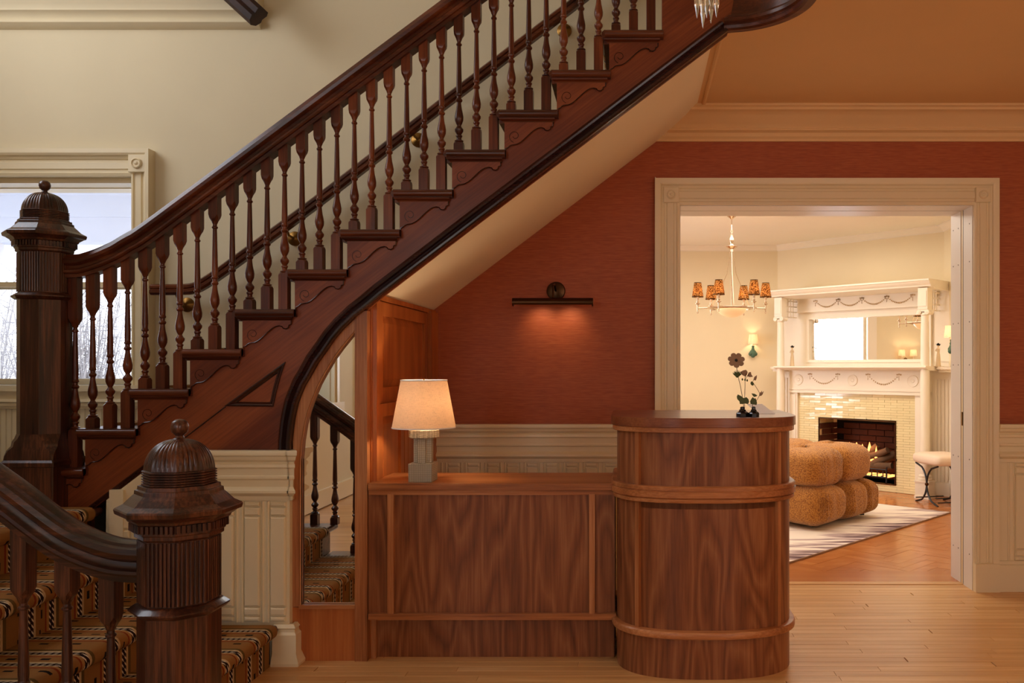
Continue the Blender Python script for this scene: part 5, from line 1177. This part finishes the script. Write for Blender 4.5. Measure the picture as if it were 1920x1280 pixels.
# pilasters, frieze, shelf
for s_ in (-1, 1):
    a_, b_ = sorted((s_*.70, s_*.80))
    fb(B().box(a_, b_, -.03, DW, 0, 1.03).box(a_+.02, b_-.02, -.038, -.03, .12, .98), 'pilaster', 'ltrim')
    a_, b_ = sorted((s_*.80, s_*1.04))
    wng = B().box(a_, b_, .14, DW, 0, 1.26)
    for i in range(5): wng.box(a_+.035+i*.038, a_+.053+i*.038, .128, .14, .14, 1.16)
    fb(wng, 'fluted_wing', 'ltrim'); fb(B().box(a_-.005, b_+.005, .12, .16, 0, .13), 'wing_base', 'ltrim')
    # column: pedestal, base rings, tapered shaft, ionic capital, block
    cx_, cy_ = s_*.855, -.13
    col = B().box(cx_-.075, cx_+.075, cy_-.075, cy_+.075, 0, .03).box(cx_-.068, cx_+.068, cy_-.068, cy_+.068, .03, .16).box(cx_-.075, cx_+.075, cy_-.075, cy_+.075, .16, .175)
    fb(col, 'pedestal', 'ltrim')
    fb(B().lathe([(.066, .175), (.070, .185), (.066, .198), (.052, .202), (.055, .212), (.060, .218), (.055, .228), (.045, .236), (.046, .9), (.042, 1.4), (.036, 1.79), (.044, 1.795), (.044, 1.805), (.037, 1.81), (.040, 1.82)], (cx_, cy_, 0), 28), 'column', 'ltrim', True)
    cpm = B()
    for sx in (-1, 1):
        cpm.lathe([(.001, -.05), (.022, -.05), (.026, -.045), (.020, -.02), (.020, .02), (.026, .045), (.022, .05), (.001, .05)], (cx_+sx*.042, cy_, 1.822), 16, 'y').lathe([(.001, -.054), (.010, -.054), (.012, -.048)], (cx_+sx*.042, cy_, 1.822), 12, 'y')
    cpm.box(cx_-.05, cx_+.05, cy_-.045, cy_+.045, 1.828, 1.85)
    fb(cpm, 'ionic_capital', 'ltrim', True, ang=35)
    fb(B().box(cx_-.05, cx_+.05, cy_-.05, cy_+.05, 1.85, 2.06).box(cx_-.04, cx_+.04, cy_-.056, cy_-.05, 1.88, 2.03), 'entablature_block', 'ltrim')
    # openwork bracket joining the block to the wall
    ow = B().box(cx_-.04, cx_+.04, cy_+.05, cy_+.065, 1.83, 2.06)
    for i in range(4): ow.tube([(cx_-s_*.0, cy_+.09+i*.05, 1.84), (cx_-s_*.0, cy_+.09+i*.05, 2.05)], .008, 6)
    for i in range(4): ow.tube([(cx_, cy_+.06, 1.85+i*.06), (cx_, DW, 1.85+i*.06)], .006, 6)
    fb(ow, 'openwork_bracket', 'ltrim')
    fb(B().box(*sorted((s_*.74, s_*1.04)), DW-.10, DW, 1.29, 2.06).box(*sorted((s_*.80, s_*.98)), DW-.11, DW-.10, 1.34, 2.0), 'side_panel', 'ltrim')
    # half round side shelf
    hs = [(s_*1.0+.13*math.cos(a_), .10+.14*math.sin(a_)) for a_ in [2*PI*i/24 for i in range(24)]]
    fb(B().prism(hs, 1.262, 1.288, 'xy').prism([(s_*1.0+(x_-s_*1.0)*.8, .10+(y_-.10)*.8) for x_, y_ in hs], 1.235, 1.262, 'xy'), 'side_shelf', 'ltrim')
fb(B().box(-.80, .80, -.035, DW, 1.0, 1.27).box(-.80, .80, -.05, -.035, 1.0, 1.018).box(-.80, .80, -.045, -.035, 1.035, 1.05).box(-.80, .80, -.05, -.035, 1.235, 1.25), 'frieze', 'ltrim')
shp = [(-.20, 1.275), (-.205, 1.280), (-.205, 1.290), (-.20, 1.294), (DW, 1.294), (DW, 1.25), (-.12, 1.25), (-.14, 1.258)]
fb(B().loft([[(-.90, y_, z_) for y_, z_ in shp], [(.90, y_, z_) for y_, z_ in shp]]), 'mantel_shelf', 'ltrim', True, ang=30)
# overmantel
om = DW-.12
fb(B().prism([[(-.78, 1.294), (.78, 1.294), (.78, 1.90), (-.78, 1.90)], [(-.66, 1.365), (-.66, 1.82), (.68, 1.82), (.68, 1.365)]], om-.02, om+.05), 'mirror_frame', 'ltrim')
fb(B().prism([[(-.69, 1.335), (.71, 1.335), (.71, 1.85), (-.69, 1.85)], [(-.66, 1.365), (-.66, 1.82), (.68, 1.82), (.68, 1.365)]], om-.032, om-.02), 'mirror_bead', 'ltrim')
fb(B().box(-.67, .69, om+.012, om+.02, 1.355, 1.83), 'overmantel_mirror', 'mirror')
fb(B().box(-.66, -.60, om+.004, om+.011, 1.365, 1.82), 'mirror_bevel', 'mirror'); fb(B().box(.62, .68, om+.004, om+.011, 1.365, 1.82), 'mirror_bevel', 'mirror')
fb(B().box(-.80, .80, om-.05, DW, 1.90, 2.07).box(-.80, .80, om-.065, om-.05, 1.90, 1.915), 'upper_frieze', 'ltrim')
cpq = [(-.20, 2.07), (-.205, 2.085), (-.225, 2.10), (-.235, 2.12), (-.245, 2.125), (-.245, 2.14), (DW, 2.14), (DW, 2.05), (-.10, 2.05), (-.15, 2.065)]
fb(B().loft([[(-.95, y_, z_) for y_, z_ in cpq], [(.95, y_, z_) for y_, z_ in cpq]]), 'cornice', 'ltrim', True, ang=30)
def swag(x0, x1, z0, drop_, y_, n=17):
    g_ = B()
    for i in range(n):
        u_ = i/(n-1); g_.ball((x0+(x1-x0)*u_, y_, z0-drop_*4*u_*(1-u_)), .0055+.004*math.sin(PI*u_), 6, 4)
    for xx in (x0, x1):
        for dx in (-.02, 0, .02): g_.ball((xx+dx, y_, z0+.006-abs(dx)*.2), .009, 6, 4)
        for dz in (.02, .036, .05): g_.ball((xx, y_, z0-dz), .005, 6, 4)
    fb(g_, 'garland', 'glaze', True)
for i in range(4): swag(-.56+i*.29, -.27+i*.29, 2.02, .07, om-.054)
swag(-.53, -.18, 1.205, .10, -.037); swag(.18, .53, 1.205, .10, -.037)
for xx in (-.68, 0, .68): fb(B().lathe([(.001, -.004), (.015, -.006), (.02, -.002), (.035, -.006), (.05, -.004), (.058, -.008), (.06, 0)], (xx, -.035, 1.145), 20, 'y'), 'rosette', 'ltrim', True)
# figurines on the mantel
def figurine(lx, ly, h, label, lean=0, flip=1):
    w = wloc(fp) @ Vector((lx, ly, 1.29 if abs(lx) > .87 else 1.294)); g_ = thing('figurine', label, 'figurine', w, (0, 0, -PI/4))
    w.z = 1.294 if abs(lx) <= .9 else 1.288; g_.location = w
    MB().lathe([(.026, 0), (.027, .004), (.024, .02), (.020, h*.35), (.016, h*.5), (.012, h*.60), (.015, h*.68), (.017, h*.76), (.010, h*.80), (.005, h*.82), (.005, h*.84)], (0, 0, 0), 16).build('robe', 'ivory', g_, True, local=True)
    MB().ball((0, 0, h*.88), h*.05, 12, 8).build('head', 'ivory', g_, True, local=True)
    MB().ball((0, .003, h*.92), h*.062, 12, 8, (1.3, 1.2, .8)).lathe([(.028, h*.945), (.026, h*.955), (.010, h*.965), (.008, h*.99), (.001, h)], (0, 0, 0), 12).build('hat', 'black', g_, True, local=True)
    MB().tube([(-.015, 0, h*.76), (-.026, -.008, h*.66), (-.008, -.022, h*.64)], [.005, .0045, .003], 6).tube([(.015, 0, h*.76), (.028*flip, -.006, h*.68), (.012*flip, -.022, h*.74)], [.005, .0045, .003], 6).build('arm', 'ivory', g_, True, local=True)
    return g_
figurine(-.775, -.02, .235, 'slender ivory lady figurine at the left end of the mantel shelf', flip=1)
figurine(.93, .0, .235, 'ivory lady figurine on the right side shelf, nearer the column', flip=-1)
figurine(1.035, .10, .235, 'ivory lady figurine with a parasol, outermost on the right side shelf', flip=1)

# ------------------------------------------------------------------ sconces
def sconce(loc, rz, label):
    g_ = thing('wall_sconce', label, 'wall light', loc, (0, 0, rz))
    MB().ball((0, -.045, -.075), .042, 14, 10, (1, .7, 1.05)).ball((-.028, -.05, -.085), .026, 10, 8).ball((.028, -.05, -.085), .026, 10, 8).ball((0, -.06, -.105), .026, 10, 8).lathe([(.014, -.05), (.020, -.03), (.012, -.01), (.018, .0), (.010, .014), (.008, .03)], (0, -.05, 0), 12).build('body', 'green', g_, True, local=True)
    MB().lathe([(.001, 0), (.035, 0), (.03, -.012), (.001, -.014)], (0, 0, -.07), 16, 'y').build('backplate', 'green', g_, True, local=True)
    MB().lathe([(.062, .03), (.047, .145), (.045, .145), (.060, .03)], (0, -.062, 0), 28, cap=False).build('shade', 'shade_w', g_, True, local=True)
    MB().lathe([(.009, .01), (.009, .06)], (0, -.062, 0), 10).build('candle', 'felt', g_, True, local=True)
    o = point_light('sconce_bulb', (0, -.062, .085), 1.1, WARM2, .015); o.parent = g_
    return g_
sc1 = sconce((ax(1412, Yfar-.06), Yfar, az(650, Yfar)+.0), 0, 'white shaded sconce with green patina body on the far living room wall')
k_ = (1782-CX)/F
sconce((XR, (XR-.062)/k_, az(638, (XR-.06)/k_)), -PI/2, 'white shaded sconce half hidden behind the right doorway jamb')
ds = thing('wall_sconce', 'twin shaded sconce seen in the overmantel mirror', 'wall light', (-1.6, 7.45, 1.45), (0, 0, PI/2))
for dx in (-.09, .09):
    MB().lathe([(.055, .0), (.045, .10), (.043, .10), (.053, .0)], (dx, -.10, 0), 24, cap=False).build('shade', 'shade_w', ds, True, local=True)
    MB().lathe([(.008, -.06), (.008, .03)], (dx, -.10, 0), 10).build('candle', 'felt', ds, True, local=True)
    o = point_light('sconce_bulb', (dx, -.10, .06), 1.0, WARM2, .015); o.parent = ds
MB().tube([(-.09, -.10, -.06), (-.04, -.06, -.09), (0, -.01, -.05), (.04, -.06, -.09), (.09, -.10, -.06)], .006, 8).lathe([(.001, 0), (.03, 0), (.025, -.014), (.001, -.016)], (0, 0, -.05), 16, 'y').build('arm', 'brass', ds, True, local=True)

# ------------------------------------------------------------------ living room chandelier
Yh = 8.0; xh = ax(1372, Yh); ch = thing('chandelier', 'silver chandelier with six amber shades and an alabaster bowl', 'chandelier', (xh, Yh, LC))
zr_ = az(577, Yh)
MB().tube([(xh, Yh, LC), (xh, Yh, az(432, Yh))], .004, 8).lathe([(.06, LC), (.06, LC-.01), (.03, LC-.03), (.008, LC-.05)], (xh, Yh, 0), 20).build('rod', 'nickel', ch, True)
chn = MB()
for i in range(4):
    z_ = az(430, Yh)-i*.02; chn.tube([(xh+(.009*math.cos(a_) if i % 2 else 0), Yh+(0 if i % 2 else .009*math.cos(a_)), z_+.013*math.sin(a_)) for a_ in [2*PI*j/10 for j in range(11)]], .002, 5)
chn.build('chain', 'nickel', ch, True)
zz = az(463, Yh)
MB().lathe([(.004, zz+.11), (.018, zz+.08), (.020, zz+.06), (.010, zz+.03), (.018, zz+.015), (.054, zz+.006), (.050, zz), (.030, zz-.014), (.016, zz-.02), (.016, zz-.045), (.008, zz-.05), (.005, zr_), (.012, zr_+.0)], (xh, Yh, 0), 20).build('stem', 'nickel', ch, True)
RR = 66/200
for i in range(3):
    a_ = i*2*PI/3+.5; MB().tube([(xh+.014*math.cos(a_), Yh+.014*math.sin(a_), zz-.03), (xh+.05*math.cos(a_), Yh+.05*math.sin(a_), zz-.25), (xh+.21*math.cos(a_), Yh+.21*math.sin(a_), zr_+.01)], .0025, 6).build('stay', 'nickel', ch, True)
MB().lathe([(.215, zr_), (.225, zr_+.004), (.235, zr_), (.225, zr_-.006), (.205, zr_-.004), (.190, zr_-.012), (.188, zr_-.002)], (xh, Yh, 0), 40, cap=False).tube([(xh-.21, Yh, zr_), (xh+.21, Yh, zr_)], .004, 6).tube([(xh, Yh-.21, zr_), (xh, Yh+.21, zr_)], .004, 6).build('ring', 'nickel', ch, True)
MB().lathe([(.140, zr_-.01), (.135, zr_-.028), (.105, zr_-.06), (.05, zr_-.084), (.001, zr_-.09)], (xh, Yh, 0), 32, cap=False).build('bowl', 'alab', ch, True)
for i in range(6):
    a_ = i*PI/3+.04; c_, s_ = math.cos(a_), math.sin(a_); X_, Y_ = xh+RR*.97*c_, Yh+RR*.97*s_
    ar = MB().tube([(xh+.22*c_, Yh+.22*s_, zr_), (X_, Y_, zr_-.004)], .006, 8).lathe([(.001, -.055), (.008, -.048), (.004, -.03), (.009, -.01), (.006, .01), (.010, .03), (.024, .036), (.024, .040), (.010, .046), (.013, .06)], (X_, Y_, zr_), 14).build('arm', 'nickel', ch, True)
    MB().lathe([(.010, .05), (.010, .115)], (X_, Y_, zr_), 12).build('candle', 'felt', ar, True)
    MB().lathe([(.054, .10), (.034, .235), (.0325, .235), (.0525, .10)], (X_, Y_, zr_), 28, cap=False).build('lamp_shade', 'shade_a', ar, True)
    MB().lathe([(.0548, .098), (.0548, .106), (.0535, .106), (.0535, .098)], (X_, Y_, zr_), 28, cap=False).lathe([(.0352, .229), (.0348, .236), (.033, .236), (.033, .229)], (X_, Y_, zr_), 28, cap=False).build('shade_trim', 'bronze', ar, True)
    point_light('chandelier_bulb', (X_, Y_, zr_+.155), .8, WARM2, .015)

# ------------------------------------------------------------------ rug, chair, stool
c0 = Vector((2.78, 7.51)); d1 = Vector((1.03-2.78, 5.61-7.51)).normalized(); ra_ = math.atan2(d1.y, d1.x)
rg = thing('rug', 'cream rug with plum brush strokes under the ochre lounge chair', 'rug', (c0.x, c0.y, 0), (0, 0, ra_))
MB().box(0, 3.0, -2.3, 0, .0005, .010).build('pile', 'rug', rg, local=True).scale = (1, 1, 1)
rg.scale = (1, 1, 1)
# shift object coordinates so that the streaked border is the one nearest the doorway (y = 0 edge)
mtr = M['rug'].node_tree
for n in mtr.nodes:
    if n.type == 'MAP_RANGE': n.inputs['From Min'].default_value = 0; n.inputs['From Max'].default_value = -.55
edg = [n for n in mtr.nodes if n.type == 'MAP_RANGE'][0]
MB().box(-.004, 3.004, -.004, .004, .0005, .011).box(-.004, .004, -2.3, 0, .0005, .011).build('binding', 'petal', rg, local=True)

oc_ = thing('lounge_chair', 'ochre boucle lounge chair of stacked tufted cushions on the cream rug', 'chair', (1.42, 6.60, .026), (0, 0, math.radians(46)))
def lobe(cx_, cy_, cz_, a_, b_, c_, seed, name, creases=1):
    m_ = MB(); nu, nv = 144, 30; rings = []; rn = random.Random(seed); phs = [rn.uniform(0, 6) for _ in range(8)]
    for i in range(nv+1):
        v_ = -PI/2+PI*i/nv; ring = []
        for j in range(nu):
            u_ = 2*PI*j/nu; e1, e2 = .62, .45
            f_ = lambda t_, e_: math.copysign(abs(t_)**e_, t_)
            x_ = f_(math.cos(v_), e1)*f_(math.cos(u_), e2); y_ = f_(math.cos(v_), e1)*f_(math.sin(u_), e2); z_ = f_(math.sin(v_), e1)
            # gathers: fine vertical wrinkles strongest near the edges
            wr = 1-.085*abs(math.sin(24*u_+phs[0]+.6*math.sin(3*v_)))**.7*max(0, math.cos(v_))*max(0, math.sin(2*u_+phs[1]))**1.5-.012*math.sin(3*u_+phs[2])
            ring.append((cx_+a_*x_*wr, cy_+b_*y_*wr, cz_+c_*z_*(1-.05*math.cos(2*u_+phs[3]))))
        rings.append(ring)
    m_.loft(rings).build(name, 'boucle', oc_, smooth=True, local=True, ang=180)
lobe(.22, .24, .165, .245, .27, .165, 1, 'seat_cushion'); lobe(.60, .24, .165, .185, .27, .160, 2, 'seat_cushion'); lobe(.84, .24, .165, .125, .27, .158, 6, 'seat_cushion')
lobe(.22, .74, .165, .245, .27, .165, 3, 'seat_cushion'); lobe(.70, .74, .165, .27, .27, .160, 4, 'seat_cushion')
lobe(.23, .26, .455, .245, .26, .160, 5, 'upper_cushion'); lobe(.66, .26, .462, .255, .26, .160, 7, 'upper_cushion')
lobe(.23, .76, .455, .245, .26, .158, 8, 'upper_cushion'); lobe(.66, .76, .462, .255, .26, .158, 9, 'upper_cushion')
for x_, y_ in ((.10, .10), (.85, .10), (.10, .9), (.85, .9)): MB().lathe([(.02, 0), (.02, .03)], (x_, y_, 0), 12).build('foot', 'black', oc_, local=True)

sx_, sy_ = 2.78, 7.86
ST = Matrix.Translation((2.79, 7.85, 0)) @ Matrix.Rotation(math.radians(14), 4, 'Z') @ Matrix.Translation((-2.79, -7.85, 0))
sx_, sy_ = 2.79, 7.85
so = thing('stool', 'cream upholstered stool on curved black iron legs beside the fireplace', 'stool', (sx_+.13, sy_+.18, 0))
m_ = MB(); rings = []
for i in range(13):
    v_ = -PI/2+PI*i/12; ring = []
    for j in range(32):
        u_ = 2*PI*j/32; f_ = lambda t_, e_: math.copysign(abs(t_)**e_, t_)
        ring.append((sx_+.155+.19*f_(math.cos(v_), .35)*f_(math.cos(u_), .3), sy_+.18+.23*f_(math.cos(v_), .35)*f_(math.sin(u_), .3), .42+.055*f_(math.sin(v_), .6)))
    rings.append(ring)
m_.loft(rings).xform(ST).build('seat', 'seat', so, smooth=True, ang=70)
for xx in (sx_, sx_+.30):
    def curve(y_top, y_bot):
        q_ = []
        for i in range(13):
            u_ = i/12; z_ = .37*(1-u_); ym_ = sy_+.18
            q_.append((xx, y_top+(ym_-y_top)*min(1, (1-(1-2*u_)**2)**.5 if u_ < .5 else 1) if u_ < .5 else ym_+(y_bot-ym_)*(1-(1-(2*u_-1)**2)**.5), z_))
        return q_
    MB().tube(curve(sy_-.0, sy_-.0), .009, 8).xform(ST).build('leg', 'black', so, True); MB().tube(curve(sy_+.36, sy_+.36), .009, 8).xform(ST).build('leg', 'black', so, True)
    MB().ball((xx, sy_+.18, .185), .018, 10, 8).xform(ST).build('boss', 'bronze', so, True)
MB().tube([(sx_, sy_, .035), (sx_+.30, sy_, .035)], .006, 6).tube([(sx_, sy_+.36, .035), (sx_+.30, sy_+.36, .035)], .006, 6).tube([(sx_, sy_+.04, .07), (sx_+.30, sy_+.04, .07)], .006, 6).xform(ST).build('stretcher', 'black', so)

# ------------------------------------------------------------------ outside: porch and bare shrubs
pr = thing('porch', 'pale porch ceiling, beam and posts outside the landing window', 'porch', (-4, 7, 0))
for i in range(14): MB().box(-9, -1.9, 5.3+i*.22, 5.3+i*.22+.212, 2.95, 2.98).build('ceiling_board', 'porchc', pr)
MB().box(-9, -1.9, 8.3, 8.5, 2.50, 2.95).box(-9, -1.9, 8.27, 8.3, 2.74, 2.95).build('beam', 'porchc', pr)
for x_ in (-6.35, -4.1): MB().lathe([(.12, 0), (.12, .15), (.09, .17), (.085, 2.35), (.10, 2.38), (.12, 2.44), (.12, 2.5)], (x_, 8.4, 0), 24).build('post', 'porchc', pr, True)
MB().box(-9, -1.9, 5.3, 8.6, -.1, -.0).build('deck', 'porchc', pr)
struct(tag(MB().box(-40, 30, 5.3, 60, -.35, -.25).box(-40, -4.4, -20, 5.3, -.35, -.25).build('ground', 'ground'), 'pale frosty ground outside the windows', 'ground'))
rn = random.Random(11)
def shrub(x, y, h, w, n, label):
    b = MB()
    for i in range(n):
        a_ = rn.uniform(0, 2*PI); p_ = Vector((x+rn.gauss(0, .1)*w, y+rn.gauss(0, .1)*w, -.3)); d = Vector((math.cos(a_)*rn.uniform(.1, .5)*w, math.sin(a_)*rn.uniform(.1, .5)*w, rn.uniform(.6, 1)*h)); 
        pts_ = [p_, p_+d*.4+Vector((0, 0, .05)), p_+d*.75, p_+d]; b.tube(pts_, [.014, .010, .007, .002], 4, cap=False)
        for j in range(7):
            u_ = rn.uniform(.3, .95); q_ = p_+d*u_; e_ = Vector((rn.gauss(0, .28), rn.gauss(0, .28), rn.uniform(-.1, .4)))*.9
            b.tube([q_, q_+e_*.6+Vector((0, 0, .03)), q_+e_], [.006, .004, .0015], 3, cap=False)
    tag(b.build('bare_shrub', 'twig'), label, 'shrub', 'bare shrubs in the garden')
for i, (x, y, h, w, n) in enumerate(((-9.0, 11.6, 3.1, 1.9, 110), (-6.9, 10.6, 2.8, 1.5, 110), (-5.0, 10.4, 3.0, 1.5, 110), (-11.6, 13.0, 3.4, 2.2, 90), (-7.2, 13.8, 3.8, 2.4, 110), (-2.3, 8.75, 2.3, .6, 14))):
    shrub(x, y, h, w, n, ('bare pale shrub seen through the left part of the landing window', 'low bare pale shrub behind the upper newel post', 'bare pale shrub seen between the first balusters', 'bare pale shrub farthest left in the garden', 'tallest bare shrub, behind the others in the landing window', 'bare shrub reflected in the overmantel mirror')[i])
